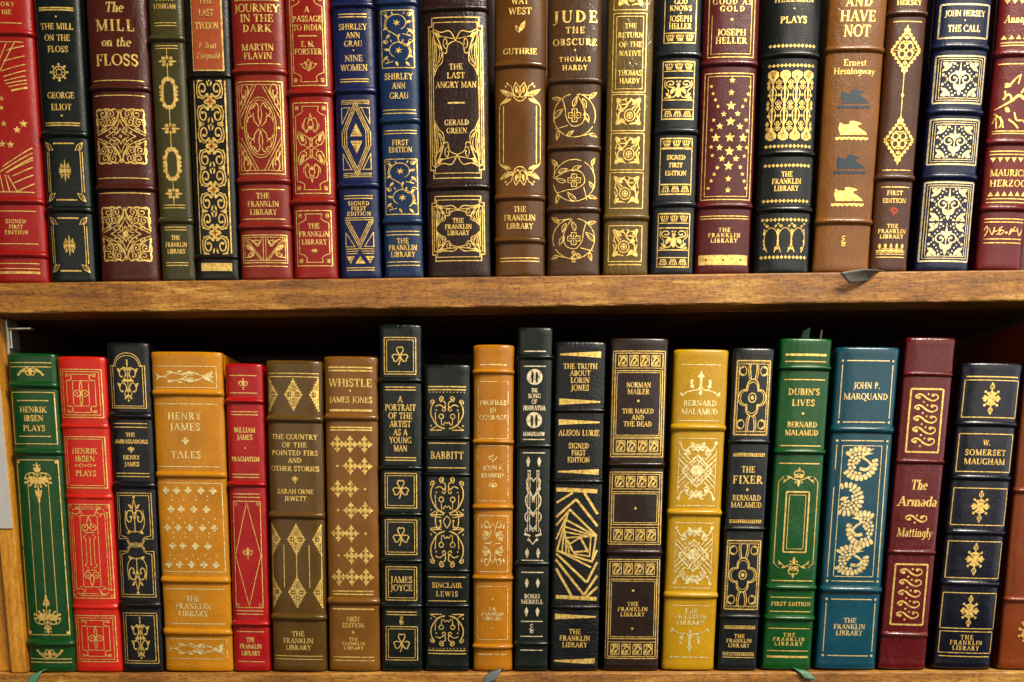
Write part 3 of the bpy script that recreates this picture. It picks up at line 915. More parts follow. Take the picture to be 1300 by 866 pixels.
def o_vees(p):
    p.line([(-1, .99), (1, .99)], 1.2)
    for k in range(3): p.line([(-.98 + .13 * k, .94), (0, -.28 + .17 * k), (.98 - .13 * k, .94)], 1.1)
    for q in p.mx():
        q.line([(.98, .45), (.98, -.18), (.34, -.18), (.98, .45)], 1.1)
        for k in range(3): q.line([(.05 + .07 * k, -.28 - .10 * k), (.98, -.28 - .10 * k)], 1.1)
        q.fill([(.38, -.60), (.98, -.60), (.68, -.92)])
    p.fill([(-.36, -.92), (.36, -.92), (0, -.60)])
    c = p.inlay(1)
    for x in (-.68, 0, .68):
        for k in range(2): c.line([(x - .05, -.70 - .08 * k), (x + .22, -.70 - .08 * k)], .8)
def o_vinestar(p):
    p.rect(-1, -1, 1, 1, 1.3)
    for q, f in ((p.sub(0, .48, 1, .5), 1), (p.sub(0, -.48, -1, .5), -1)):
        q.star(-.05, .16, .26, 6, .35, 75 if f > 0 else 100)
        q.spiral(.0, .12, .78, .46, 230, -60, 1.3)
        for x, y, a in ((.78, .72, 60), (.72, -.3, -30), (-.62, .55, 130), (-.72, -.2, 200), (-.3, .85, 100), (.4, .85, 80), (.1, -.72, 250), (.62, .2, 20), (-.55, -.72, 230)):
            x1, y1 = x + .30 * math.cos(math.radians(a)), y + .30 * math.sin(math.radians(a))
            q.leaf(x - .12 * math.cos(math.radians(a)), y - .12 * math.sin(math.radians(a)), min(.93, max(-.93, x1)), min(.95, max(-.95, y1)), .26)
        q.spiral(.74, .74, .18, .07, 0, 330, 1.0); q.spiral(-.78, .78, .16, .06, 180, -160, 1.0); q.spiral(.72, -.6, .2, .08, 0, 300, 1.0)
        q.cur([(-.45, -.5), (-.8, -.1), (-.72, .5)], 1.1); q.cur([(.3, -.6), (.8, -.75)], 1.1)
    p.cur([(-.5, .28), (.0, .08), (.1, -.1), (.5, -.26)], 1.3)
def o_nouv(p, c=.19, k=.59):
    """stepped double frame with whiplash corners"""
    for q in p.m4():
        q.line([(0, 1), (.88, 1), (.88, 1 - .28 * c), (1, 1 - .28 * c), (1, 0)], 1.5); q.line([(0, 1 - .16 * c), (.82, 1 - .16 * c), (.82, 1 - .42 * c), (.93, 1 - .42 * c), (.93, 0)], 1.1)
        q.line([(.85, 1 - .6 * c), (.85, 0)], 1.1)
        t = q.sub(.84, 1 - .36 * c, -.84, -k)
        t.cur([(0, 0), (.35, .08), (.75, .06), (1, .26)], 1.6)
        t.cur([(.0, 0), (.08, .4), (.03, .75), (.02, 1.0)], 1.6)
        t.cur([(.02, 1.0), (.18, .82), (.40, .70), (.42, .50)], 1.3); t.cur([(.42, .50), (.58, .52), (.68, .34), (1, .26)], 1.3)
        t.cur([(.08, .24), (.16, .5), (.06, .9)], 1.2); t.cur([(.16, .30), (.30, .5), (.14, .8)], 1.2); t.cur([(.24, .34), (.40, .52), (.24, .72)], 1.1)
        t.cur([(.2, .14), (.5, .18), (.9, .22)], 1.2); t.spiral(.56, .30, .13, .05, 60, 400, 1.2, 1.0); t.cur([(.06, .06), (.24, .24), (.40, .46)], 2.0)
        t.leaf(.1, .1, .36, .18, .25)
def o_twoleaf(p):
    p.cur([(-.1, -.9), (-.15, -.6), (.1, -.3)], 1.1); p.leaf(-.05, -.7, .95, 1, .26); p.leaf(-.1, -.85, -.8, .2, .24, 0, 1.1); p.disc(-.1, -.8, .12)
def o_spray(p):
    """row of leaves springing from a ruled frame, pointing up"""
    p.arc(0, -.1, .30, 180, 360, 1.5, .55)
    for q in p.mx():
        q.cur([(.28, -.2), (.42, .1), (.60, -.25), (.98, -1)], 1.3)
        q.leaf(.10, -.35, .20, .98, .18, 0, 1.5); q.leaf(.16, .0, .19, .7, .12)
        q.leaf(.40, -.2, .96, .42, .22, 0, 1.3); q.leaf(.5, -.05, .92, .36, .16)
        q.leaf(.42, -.4, 1.0, -.9, .22); q.cur([(.34, -.2), (.42, .6), (.60, .8)], 1.1); q.dot(.62, .9, 1.3); q.dot(.70, .66, 1.2)
def o_vine(p, rot=0, flip=1):
    r = p.sub(0, 0, flip, 1, rot)
    r.arc(0, 0, .92, 100, 330, 1.2); r.arc(0, 0, .92, -20, 80, 1.2)
    r.cur([(-.55, .76), (-.42, .3), (-.36, -.1), (-.1, -.45), (.3, -.36), (.46, .0), (.36, .42), (.1, .9)], 1.2)
    r.cur([(.15, .9), (.45, .86), (.8, .85)], 1.2); r.cur([(-.86, -.55), (-.6, -.5), (-.3, -.42)], 1.2); r.cur([(.4, -.86), (.75, -.75)], 1.1)
    for x0, y0, x1, y1 in ((.66, .72, .96, .98), (-.62, .72, -.98, .78), (-.72, -.62, -.78, -1.0), (.66, -.78, .98, -.9), (-.9, -.1, -.52, .28), (-.32, -.88, -.05, -.66), (.42, .1, .62, -.3), (-.05, .36, .1, .8), (.34, .7, .5, .30)):
        r.leaf(x0, y0, x1, y1, .24, .05, 1.1)
        r.line([(x0, y0), (x0 + (x1 - x0) * .8, y0 + (y1 - y0) * .8)], .7)
    for a in (0, 90, 180, 270):
        c, s = math.cos(math.radians(a)), math.sin(math.radians(a))
        p.line([(.06 * c - .06 * s, .06 * s + .06 * c), (.13 * c - .12 * s, .13 * s + .12 * c), (.27 * c - .10 * s, .27 * s + .10 * c), (.27 * c + .10 * s, .27 * s - .10 * c), (.13 * c + .12 * s, .13 * s - .12 * c), (.06 * c + .06 * s, .06 * s - .06 * c)], 1.2)
    p.line([(-.2, 0), (.2, 0)], 1); p.line([(0, -.2), (0, .2)], 1)
def o_amp(p):
    p.cur([(.5, .8), (-.1, 1), (-.4, .6), (.3, .3), (-.5, .0), (-.5, -.3), (.1, -.2)], 1.2); p.cur([(-.6, -.45), (.8, -.25)], 1.0)
    p.cur([(.5, -.5), (-.3, -.6), (-.4, -.9), (.3, -.95), (.4, -.65)], 1.2)
def o_sqscroll(p, flip=1):
    q = p.sub(0, 0, flip, 1)
    for r in q.m4():
        r.leaf(.98, .98, .55, .6, .3); r.cur([(.95, .1), (.85, .5), (.98, .9)], 1.5); r.cur([(.1, .95), (.5, .82), (.9, .98)], 1.5)
    q.ring(.12, -.28, .42, 1.7); q.ring(.12, -.28, .22, 1.3); q.star(.12, -.28, .2, 4, .4)
    q.cur([(-.9, .8), (-.5, .2), (-.2, .3), (.2, .8), (.6, .5), (.3, .2)], 2.0); q.cur([(-.7, -.9), (-.75, -.2), (-.45, .1)], 2.2)
    q.cur([(.9, .2), (.7, -.2), (.8, -.8), (.2, -.9)], 2.0); q.cur([(-.3, .9), (-.1, .55), (-.6, .5)], 1.8); q.cur([(.6, .9), (.75, .5), (.5, .05)], 1.8)
    q.leaf(-.6, -.5, -.2, -.9, .3); q.leaf(-.8, .2, -.3, .0, .3); q.leaf(.3, .5, .8, .8, .25)
def o_crowns(p, n=3):
    """gold ground frieze with small crowns"""
    p.line([(-1, .95), (1, .95)], 1.5); p.line([(-1, -.95), (1, -.95)], 1.2)
    for k in range(n):
        c = -1 + 2 * (k + .5) / n; w = .80 / n
        q = p.sub(c, 0, w, .8)
        q.line([(-1, .7), (-.55, -.7), (.55, -.7), (1, .7)], 1.1); q.line([(-.5, -.1), (-.5, .55)], 1.0); q.line([(0, -.1), (0, .6)], 1.1); q.line([(.5, -.1), (.5, .55)], 1.0)
        q.line([(-.55, -.3), (.55, -.3)], 1.5)
        for x in (-.5, 0, .5): q.dot(x, .6, .9)
def o_grot(p):
    for q in p.mx():
        q.spiral(.55, .55, .38, .12, -90, 300, 1.5, 1.4); q.cur([(.55, .17), (.25, .1), (.15, -.3), (.3, -.8), (.9, -.95)], 1.5)
        q.leaf(.28, .1, .55, -.55, .3); q.leaf(.5, -.9, .92, -.4, .25); q.dot(.9, -.9, 1.5); q.cur([(.95, .9), (.98, .3), (.7, -.2), (.8, -.6)], 1.2); q.dot(.1, .75, 1.2)
    p.leaf(0, -.9, 0, .35, .2); p.disc(0, .42, .13, .2); p.line([(-.2, .05), (.2, .05)], 1.4)
def o_diarow(p, n=12):
    for k in range(n):
        x = -1 + 2 * (k + .5) / n
        p.dia(x, 0, .9 / n, .9)
        p.inlay(1).dot(x, 0, .45)
def o_columns(p):
    xs = (-.76, -.25, .25, .76)
    c = p.inlay(1)
    for x in xs:
        p.line([(x, -.8), (x, .8)], 2.4)
        for sy in (1, -1):
            p.disc(x, sy * .84, .23, .13)
            for k in (-2, -1, 0, 1, 2): p.disc(x + k * .085, sy * (.955 - .012 * k * k), .05, .03)
            for k in (-1, 0, 1): c.line([(x + k * .03, sy * .75), (x + k * .09, sy * .93)], .6)
            p.fill([(x - .06, sy * .62), (x + .06, sy * .62), (x + .13, sy * .76), (x - .13, sy * .76)])
            p.disc(x, sy * .42, .05, .03); p.disc(x, sy * .17, .055, .04)
        p.disc(x, 0, .07, .03)
    for x in (-.51, 0, .51, -.98, .98):
        sc = 1 if abs(x) < .9 else .45
        o = 0 if abs(x) < .9 else -.05 * sgn(x)
        for y in (.58, 0, -.58):
            for dx, dy in ((-.07, .06), (.07, .06), (-.07, -.06), (.07, -.06), (0, 0), (0, .10), (0, -.10)):
                p.ring(x + o + dx * sc, y + dy, .05 * sc, .9, .03)
        for y in (.29, -.29):
            p.dia(x + o, y, .05 * sc, .05)
            for s in (-1, 1):
                if abs(x + s * .16) > 1.0: continue
                p.cur([(x + s * .24, y + .24), (x + s * .12, y + .12), (x + s * .11, y), (x + s * .14, y - .12), (x + s * .24, y - .24)], 1.2)
                p.dot(x + s * .11, y, 1.4)
def o_arches(p):
    for x in (-.62, .02, .66):
        p.cur([(x - .16, -.95), (x - .30, -.4), (x - .26, .35), (x, .68), (x + .26, .35), (x + .30, -.4), (x + .16, -.95)], [1.6, 1.0, .9, 1.0, 1.6])
    for x in (-.94, -.30, .34, .94):
        e = .5 if abs(x) > .9 else 1
        for s in ((-1, 1) if e == 1 else (-sgn(x),)):
            p.spiral(x + s * .10, .80, .10, .03, -90, 280 * s, 1.0, .9); p.spiral(x + s * .06, .46, .08, .03, 0, 330, .9)
            p.spiral(x + s * .07, -.70, .09, .03, 90, 400, 1.0, .8)
        p.line([(x, .62), (x, .2)], 1.2); p.dia(x, .3, .06, .12); p.line([(x, -.1), (x, -.5)], 1.2); p.dot(x, -.2, 1.4); p.dot(x, .95, 1.1)
def o_ship(p):
    p.fill([(-.86, .72), (-.76, .82), (-.64, .64), (-.24, .60), (-.22, .96), (.0, 1.0), (.46, .82), (.60, .68), (.36, .58), (.33, .38), (.54, .18), (.88, -.18), (.95, -.38),
            (-.76, -.44), (-.88, .15)])
    for k in range(7):
        x = -.9 + .30 * k
        p.fill([(x - .15, -.66), (x, -.74), (x + .12, -.62), (x + .15, -.80), (x, -.98), (x - .14, -.92)])
    p.line([(-1, -.72), (1, -.72)], 1.3)
def o_diamond_lace(p):
    for q in p.m4():
        q.cur([(0, .99), (.16, .74), (.42, .46), (.72, .26), (.98, .02)], 1.6)
        for x, y in ((.12, .82), (.28, .62), (.48, .48), (.68, .32), (.86, .16), (.99, .05)): q.disc(x, y, .12, .07)
        q.line([(0, .1), (0, .8)], 1.5); q.line([(.1, 0), (.85, 0)], 1.5)
        q.ring(.28, .16, .22, 1.7, .14); q.disc(.08, .52, .08, .06); q.disc(.55, .1, .08, .05); q.cur([(.04, .34), (.3, .36), (.5, .22)], 1.5)
        q.disc(.12, .7, .1, .05)
    p.ring(0, 0, .14, 1.3, .09)
    p.leaf(0, .85, 0, 1.06, .3); p.leaf(0, -.85, 0, -1.06, .3)
def o_spears(p):
    p.line([(-1, -.55), (1, -.55)], 1.6); p.line([(-1, -.85), (1, -.85)], 1.3)
    for k in range(5):
        x = -.8 + .4 * k
        p.line([(x, -.5), (x, .5)], 1.3); p.leaf(x, .1, x, 1, .13); p.line([(x - .1, .15), (x + .1, .15)], 1.0)
        p.arc(x + .2, -.5, .16, 0, 180, 1.0, .35) if k < 4 else None
def o_damask(p):
    for q in p.mx():
        q.spiral(.30, .02, .34, .08, 100, -260, 2.0, 1.8); q.leaf(.03, -.62, .34, -.2, .35); q.disc(.18, .40, .1, .1); q.leaf(.05, .2, .3, .52, .3)
    p.line([(0, -.9), (0, .98)], 1.4); p.leaf(0, -.95, 0, -.3, .2); p.disc(0, .12, .09, .1); p.leaf(0, .3, 0, .8, .16)
    for q in p.m4():
        q.spiral(.78, .78, .20, .05, 45, 420, 1.7, 1.6); q.leaf(.98, .55, .62, .64, .3); q.leaf(.55, .98, .62, .64, .3); q.leaf(.98, .98, .7, .7, .3)
        q.cur([(.45, .98), (.62, .9), (.98, .45)], 1.3); q.disc(.92, .28, .07, .09); q.disc(.34, .92, .07, .07)
        for x, y in ((.5, .5), (.62, .34), (.4, .7), (.78, .18), (.2, .8), (.68, .05)): q.dot(x, y, 1.0)
def o_trirow(p, n=6, up=1):
    for k in range(n):
        x = -1 + 2 * (k + .5) / n
        p.fill([(x - .8 / n, -up), (x + .8 / n, -up), (x, up)])
def o_climbers(p):
    p.cur([(-.95, -.35), (-.55, -.2), (-.2, -.05), (.1, .12), (.4, .0), (.95, -.3)], [1.0, 2.6, 4.0, 5.0, 3.0, 1.2])
    p.cur([(-.62, -.02), (-.45, .14), (-.3, .12), (-.22, -.02)], 3.0); p.cur([(.2, .2), (.4, .4), (.7, .3), (.95, .1)], 2.8)
    p.cur([(-.6, .42), (-.45, .42), (-.25, .58), (-.05, .74)], [3.6, 3.0, 2.4]); p.leaf(-.6, .5, -.3, .42, .3); p.line([(-.05, .74), (.1, .8), (.02, .5)], 2.2)
    p.line([(-.56, .28), (-.52, .1)], 2.2); p.cur([(-.95, -.48), (-.6, -.7), (-.5, -.96)], 2.4); p.cur([(-.98, -.8), (-.86, -.6), (-.8, -.98)], 2.2)
    p.cur([(-.7, -.58), (-.58, -.8), (-.68, -.95)], 3); p.cur([(-.3, -.68), (0, -.82), (.2, -.98)], 2.8); p.cur([(-.05, -.45), (.1, -.7), (.4, -.72), (.6, -.9)], 2.6)
    p.cur([(.5, -.5), (.7, -.66), (.95, -.6)], 2.6); p.leaf(-.5, -.3, -.25, -.42, .4); p.cur([(.3, .62), (.6, .8), (.9, .6)], 2.2)
def o_script(p):
    p.cur([(-1, .2), (-.9, .9), (-.84, .2), (-.96, -.9)], 1.7); p.cur([(-.8, .6), (-.6, -.6), (-.5, .7)], 1.7); p.cur([(-.5, -.1), (-.2, .1), (-.36, -.7)], 1.6)
    p.cur([(-.1, .8), (-.25, .3), (.0, .0), (-.15, -.6), (-.3, -.4)], 1.6); p.dot(.14, -.3, 1.6); p.cur([(.4, .5), (.3, -.6), (.6, .9)], 1.7); p.cur([(.3, .0), (.7, .1)], 1.5); p.cur([(.7, .6), (.85, -.7), (1, .4)], 1.6)
def o_palmette(p):
    for q in p.mx():
        q.cur([(0, -.6), (.3, -.8), (.55, -.3), (.98, .6)], [1.3, 2.0, 2.0]); q.spiral(.34, -.05, .26, .08, -120, 240, 1.3, 1.2); q.leaf(.06, -.3, .22, .8, .25, 0, 1.2); q.dot(.96, .6, 1.6)
        q.cur([(.45, -.7), (.7, -.3), (.9, .1)], 1.1)
    p.leaf(0, -.8, 0, .9, .12)
def o_finial(p):
    """flower head hanging from a stalk, pointing down"""
    for q in p.mx():
        for a, r, f in ((20, .98, .2), (48, .86, .2), (-8, .9, .18), (75, .8, .16)):
            x, y = r * math.cos(math.radians(a)), .3 + .66 * r * math.sin(math.radians(a))
            q.leaf(.05, .16, x, y, f); q.dot(x * .96, y, 1.6)
        q.spiral(.46, .0, .3, .1, 90, 440, 1.4, 1.2); q.cur([(.0, .1), (.2, -.2), (.7, -.15), (.95, .2)], 1.3)
        q.leaf(0, -.25, .26, -.62, .3); q.dot(.2, -.78, 1.1)
    p.line([(0, 1), (0, -1)], 1.4); p.leaf(0, -.3, 0, -.98, .2)
def o_diaflower(p):
    """rectangle with a four-petal flower of curved lozenges"""
    p.rect(-1, -1, 1, 1, 1.1)
    for q in p.my(): q.leaf(0, .06, 0, 1, .21, 0, 1.4)
    for q in p.mx(): q.leaf(.06, 0, 1.0, 0, .34, 0, 1.4); q.dot(.5, 0, 1.1)
def o_cornerscroll(p):
    for q in p.m4():
        q.line([(0, .97), (.52, .97)], 1.1); q.line([(.95, 0), (.95, .58)], 1.1)
        q.arc(.76, .80, .17, 20, 300, 1.3, .15); q.cur([(.52, .97), (.62, .92), (.62, .8)], 1.3); q.cur([(.95, .58), (.92, .66), (.78, .66)], 1.3)
        q.rect(.82, .86, .98, .99, 1.0)
def o_ibsenlong(p):
    p.rect(-1, -1, 1, 1, 1.2)
    for q in p.m4():
        for k in (.12, .22):
            q.line([(0, 1 - k * .45), (.62, 1 - k * .45)], .9); q.line([(1 - k, 0), (1 - k, .82)], .9)
        q.arc(.58, .86, .18, 0, 300, 1.2, .06); q.cur([(.4, .98), (.46, .9), (.36, .84), (.3, .78)], 1.2); q.cur([(.96, .84), (.7, .80), (.52, .74)], 1.2); q.rect(.84, .93, .97, .985, 1.0)
    p.line([(-.42, -.76), (-.42, .76)], 1); p.line([(.42, -.76), (.42, .76)], 1); p.line([(-.42, .76), (.42, .76)], 1); p.line([(-.42, -.76), (.42, -.76)], 1)
    for q in p.my():
        f = q.sub(0, .54, .40, .22)
        f.leaf(0, -.2, 0, .9, .28, 0, 1.4); f.ring(.5, -.15, .36, 1.3, .3); f.ring(-.5, -.15, .36, 1.3, .3); f.dot(.5, -.1, 1.2); f.dot(-.5, -.1, 1.2); f.line([(-.6, -.62), (.6, -.62)], 1.2)
        for r in q.mx(): r.cur([(.12, .36), (.30, .30), (.2, .24), (.2, 0)], 1.0)
        q.leaf(0, .32, 0, .16, .28); q.line([(0, .2), (0, 0)], 1.0)
def o_dotrow(p):
    p.dia(-.86, 0, .12, .55); p.ring(-.4, 0, .2, 1, .7); p.dia(0, 0, .1, .5); p.ring(.4, 0, .2, 1, .7); p.dia(.86, 0, .12, .55)
def o_plant(p):
    p.line([(0, -.9), (0, .9)], 1.2); p.leaf(0, .68, 0, 1, .25); p.dot(0, .98, 1.2)
    for q in p.mx():
        for y, r in ((.30, .36), (-.42, .40)):
            q.spiral(.48, y, r, .12, 200, -90, 1.6, 1.3); q.cur([(0, y - .36), (.3, y - .3), (.16, y)], 1.2); q.leaf(.6, y + .1, .9, y + .3, .3)
        q.leaf(.05, .02, .55, -.04, .2); q.leaf(.03, .5, .3, .66, .25); q.leaf(.03, -.72, .34, -.92, .25); q.dot(.34, .62, 1.0)
    p.dia(0, 0, .1, .06); p.dot(0, -.98, 1.3)
def o_arch(p):
    for k, w in ((0, 1.1), (.13, 1.0)):
        a = 1 - k
        pts = [(-a, -1 + k * .55), (-a, .54 - k * .2), (-.78 + k * .6, .54 - k * .2)]
        pts += [(-(.78 - k * .7) * math.cos(math.radians(t)), .54 + (.46 - k * .75) * math.sin(math.radians(t))) for t in range(10, 180, 10)]
        pts += [(.78 - k * .6, .54 - k * .2), (a, .54 - k * .2), (a, -1 + k * .55)]
        p.line(pts, w, True)
def o_interlace(p):
    for q in p.my():
        for k in (0, .12):
            a = 1 - k
            q.line([(-.5, .12 + k * .2), (-a, .12 + k * .5), (-a, 1 - k * .4), (a, 1 - k * .4), (a, .12 + k * .5), (.5, .12 + k * .2)], 1.0)
            q.arc(0, .10 + k * .3, .5 - k * .3, 180, 360, 1.0, .14)
        f = q.sub(0, .56, .62, .36)
        f.leaf(0, -.2, 0, .9, .2, 0, 1.3)
        for r in f.mx():
            r.spiral(.45, -.1, .45, .12, 150, -200, 1.7, 1.5); r.cur([(.05, -.8), (.5, -.85), (.9, -.4), (.8, .3)], 1.2); r.leaf(.4, -.8, .8, -.95, .25); r.leaf(.2, .4, .55, .62, .25)
        f.line([(0, -.9), (0, .2)], 1.3); f.dot(0, 1.0, 1.8)
def o_arabesque(p):
    p.rect(-1, -1, 1, 1, 1.1)
    q = p.sub(0, 0, .93, .8)
    q.fill([(.62, .12), (.98, .75), (.92, .12), (1.02, 0), (.92, -.12), (.98, -.75), (.62, -.12)])
    q.fill([(-.98, .6), (-.82, .12), (-.5, .0), (-.82, -.12), (-.98, -.6), (-.9, 0)])
    for r in q.my():
        r.cur([(-.7, -.05), (-.4, .45), (-.1, .3), (.1, -.1), (.35, -.5), (.62, -.12)], 1.4)
        r.spiral(-.48, .55, .13, .03, -90, 300, 1.6, 1.5); r.spiral(.22, .5, .16, .04, 200, 560, 1.8, 2.2); r.spiral(-.14, .62, .1, .03, 270, 600, 1.4, 1.2)
        r.leaf(-.1, .2, .3, .62, .2); r.cur([(.2, .1), (.4, .3), (.62, .15)], 1.3)
def o_cross4(p):
    for a in (0, 90, 180, 270):
        c, s = math.cos(math.radians(a)), math.sin(math.radians(a))
        p.fill([(0, 0), (.2 * c - .26 * s, .2 * s + .26 * c), (.66 * c - .40 * s, .66 * s + .40 * c), (1.0 * c, 1.0 * s), (.66 * c + .40 * s, .66 * s - .40 * c), (.2 * c + .26 * s, .2 * s - .26 * c)])
def o_fleur(p):
    p.leaf(0, -.2, 0, 1, .26)
    for q in p.mx(): q.cur([(.05, -.3), (.35, .3), (.75, .35), (.9, .0), (.65, -.1)], 1.6); q.dot(.55, -.3, .9)
    p.line([(-.35, -.3), (.35, -.3)], 1.1); p.dot(0, -.62, 1.0); p.dot(0, -.95, .9)
def o_lacediamond(p, half=0):
    """diamond of pierced lattice; half = -1 / 1 keeps one side only"""
    sides = (1, -1) if half == 0 else (half,)
    for sx in sides:
        q = p.sub(0, 0, sx, 1)
        for r in q.my():
            for k in range(7):
                t = k / 6
                x, y = .92 * t, .94 * (1 - t)
                r.leaf(x * .8, y * .8, x * 1.06 + .03, y * 1.04 + .03, .35); r.dot(x, y, 1.1)
            r.cur([(0, .8), (.3, .5), (.55, .3), (.8, 0)], 1.0)
            for k in range(4): r.line([(0, .62 - k * .2), (.60 - k * .08, .16 - k * .03 + .04 * k)], 1.0)
            r.line([(.2, .52), (.2, 0)], .9); r.line([(.42, .34), (.42, 0)], .9); r.leaf(.02, .05, .3, .3, .25)
        q.line([(0, 0), (.9, 0)], 1.0)
    p.line([(0, -.9), (0, .9)], 1.0)
def o_pointcross(p):
    for a in (0, 90, 180, 270):
        c, s = math.cos(math.radians(a)), math.sin(math.radians(a))
        P = [(0, 0), (.08, .10), (.40, .10), (.44, .34), (.56, .36), (.66, .20), (1.0, 0)]
        P = P + [(x, -y) for x, y in P[::-1][1:-1]]
        p.fill([(x * c - y * s, x * s + y * c) for x, y in P])
    for a in (45, 135, 225, 315):
        c, s = math.cos(math.radians(a)), math.sin(math.radians(a))
        p.fill([(0, 0), (.20 * c - .10 * s, .20 * s + .10 * c), (.36 * c, .36 * s), (.20 * c + .10 * s, .20 * s - .10 * c)])
def o_shamrock(p):
    for a in (90, 205, -25):
        c, s = math.cos(math.radians(a)), math.sin(math.radians(a))
        pts = [(.06, 0), (.34, .26), (.66, .40), (.92, .26), (.86, 0), (.92, -.26), (.66, -.40), (.34, -.26)]
        p.cur([(x * c - y * s, .12 + x * s + y * c) for x, y in pts], 1.7, True, 4)
    p.cur([(0, .1), (.02, -.4), (-.18, -.95)], 1.8)
def o_bull(p):
    """face-like scroll ornament"""
    for q in p.mx():
        q.cur([(.12, -.78), (.55, -.62), (.90, -.10), (.92, .32), (.80, .58)], 1.7); q.spiral(.80, .66, .16, .03, -40, 260, 1.6, 1.4)
        q.cur([(.66, .42), (.40, .50), (.14, .34), (.10, .62), (.30, .74)], 1.6); q.spiral(.28, .84, .17, .04, -80, 260, 1.7, 1.5); q.spiral(.2, .26, .15, .04, 100, 400, 1.5)
        q.cur([(.3, -.72), (.62, -.5), (.68, .1)], 1.2)
        q.ring(.33, -.12, .13, 1.5, .12); q.line([(.33, -.26), (.30, -.6)], 1.2); q.line([(.3, -.86), (.98, -.86)], 1.6); q.line([(.98, -.86), (.62, -.66)], 1.3)
        q.dot(.62, .22, 1.0); q.dot(.92, -.62, 1.0); q.cur([(.0, -.52), (.1, -.44), (.22, -.6)], 1.4)
def o_bull2(p):
    for q in p.my(): o_bull(q.sub(0, .56, 1, .46))
    for q in p.mx():
        q.spiral(.46, 0, .30, .08, 150, -200, 1.7, 1.5); q.cur([(.0, .14), (.2, .02), (0, -.14)], 1.5)
    p.line([(-.95, .14), (-.3, .1)], 1.4); p.line([(.95, .14), (.3, .1)], 1.4); p.line([(-.95, -.14), (-.3, -.1)], 1.4); p.line([(.95, -.14), (.3, -.1)], 1.4)
def o_scrollgrot(p):
    for q in p.my():
        for r in q.mx():
            r.spiral(.55, .80, .26, .08, 200, -120, 1.6, 1.3); r.cur([(.3, .86), (.18, .5), (.4, .25), (.85, .12)], 1.5); r.spiral(.74, .34, .20, .06, 90, 430, 1.5, 1.2)
            r.leaf(.2, .35, .8, .55, .2); r.cur([(.1, .1), (.3, .0), (.66, .0)], 1.5); r.cur([(.2, .7), (.0, .9)], 1.2); r.leaf(.9, .66, .98, .92, .3)
def o_figures(p):
    p.disc(0, 0, 1, n=20)
    c = p.inlay(1)
    for s in (-1, 1):
        c.disc(s * .28, .46, .15, .15); c.fill([(s * .28 - .18, .3), (s * .28 + .18, .3), (s * .28 + .14, -.1), (s * .28 + .1, -.72), (s * .28 - .1, -.72), (s * .28 - .14, -.1)])
    c.line([(.3, .2), (.72, -.1)], 1.0); c.line([(-.3, .2), (-.62, -.2)], 1.0)
def o_drops(p):
    for q in p.mx(): q.fill([(.72, 1), (.95, .35), (1.0, .05), (.80, -1), (.68, -1), (.48, .05), (.52, .35)])
def o_totem(p):
    """two ladder posts wound with heart-shaped cords"""
    for q in p.mx():
        q.line([(.40, .94), (.40, -.66)], 1.0); q.line([(.66, .94), (.66, -.66)], 1.0); q.line([(.34, .95), (.74, .95)], 2.2)
        for k in range(4): q.line([(.40, .86 - .05 * k), (.66, .86 - .05 * k)], .9)
        for k in range(4): q.line([(.40, -.20 - .05 * k), (.66, -.20 - .05 * k)], .9)
        q.cur([(0, .66), (.12, .72), (.40, .77), (.78, .72), (.80, .60), (.62, .5), (.2, .32), (.06, .18)], 1.7)
        q.cur([(.85, .52), (.74, .45), (.45, .34), (.14, .28)], 1.8)
        q.cur([(.62, .34), (.92, .22), (.80, .04), (.36, -.08), (.0, -.18)], 1.8)
        q.cur([(0, -.26), (.2, -.18), (.62, -.14), (.95, -.22), (.90, -.34), (.62, -.40)], 1.8)
        q.cur([(.66, -.54), (.92, -.62), (.82, -.74)], 1.5); q.line([(.3, -.77), (1.05, -.72)], 3.2)
        q.line([(0, -.60), (.34, -.50)], 1.5); q.line([(0, -.66), (.34, -.56)], 1.3); q.line([(0, -1.0), (.55, -.82)], 1.8); q.line([(.4, -.9), (.66, -.86)], 2.4)
    p.disc(0, .25, .22, .05); p.line([(-.14, .25), (-.1, .12)], 1.2); p.line([(.14, .25), (.1, .12)], 1.2)
def o_spiralsquare(p):
    """turning rectangles; coordinates measured on a 420 x 866 grid"""
    def g(x, y): return ((x - 190 + (y - 430) * .035) / 134, -(y - 430) / 372)
    S = [((62, 64), (330, 74), 5), ((62, 152), (170, 85), 2.4), ((245, 85), (330, 225), 3.2), ((58, 248), (190, 128), 3.0), ((190, 128), (328, 305), 3.0),
         ((58, 302), (150, 195), 2.4), ((146, 195), (322, 370), 2.6), ((56, 395), (120, 255), 2.2), ((110, 258), (318, 372), 2.4), ((110, 310), (310, 375), 2.0),
         ((112, 345), (280, 376), 1.8), ((112, 385), (320, 372), 1.8), ((140, 205), (60, 470), 2.2), ((118, 262), (92, 480), 2.0), ((115, 340), (120, 480), 1.8), ((120, 380), (140, 486), 1.8),
         ((318, 376), (288, 545), 2.2), ((283, 376), (272, 510), 1.8), ((214, 382), (265, 480), 2.6), ((214, 382), (140, 428), 2.0), ((128, 400), (165, 478), 2.4), ((165, 480), (268, 470), 2.2), ((168, 490), (272, 508), 1.8),
         ((55, 470), (285, 542), 2.6), ((90, 482), (280, 580), 2.4), ((55, 490), (250, 680), 2.8), ((52, 530), (232, 765), 3.0), ((52, 590), (150, 770), 3.0),
         ((322, 465), (285, 550), 2.4), ((322, 545), (252, 680), 2.8), ((320, 635), (232, 765), 3.0), ((320, 710), (245, 780), 3.0), ((48, 778), (315, 790), 4.6)]
    for a, b, w in S: p.line([g(*a), g(*b)], w * 1.3)
def o_wedge(p, left=1):
    p.fill([(-left, 1), (-left, -1), (left, -.25), (left, .25)])
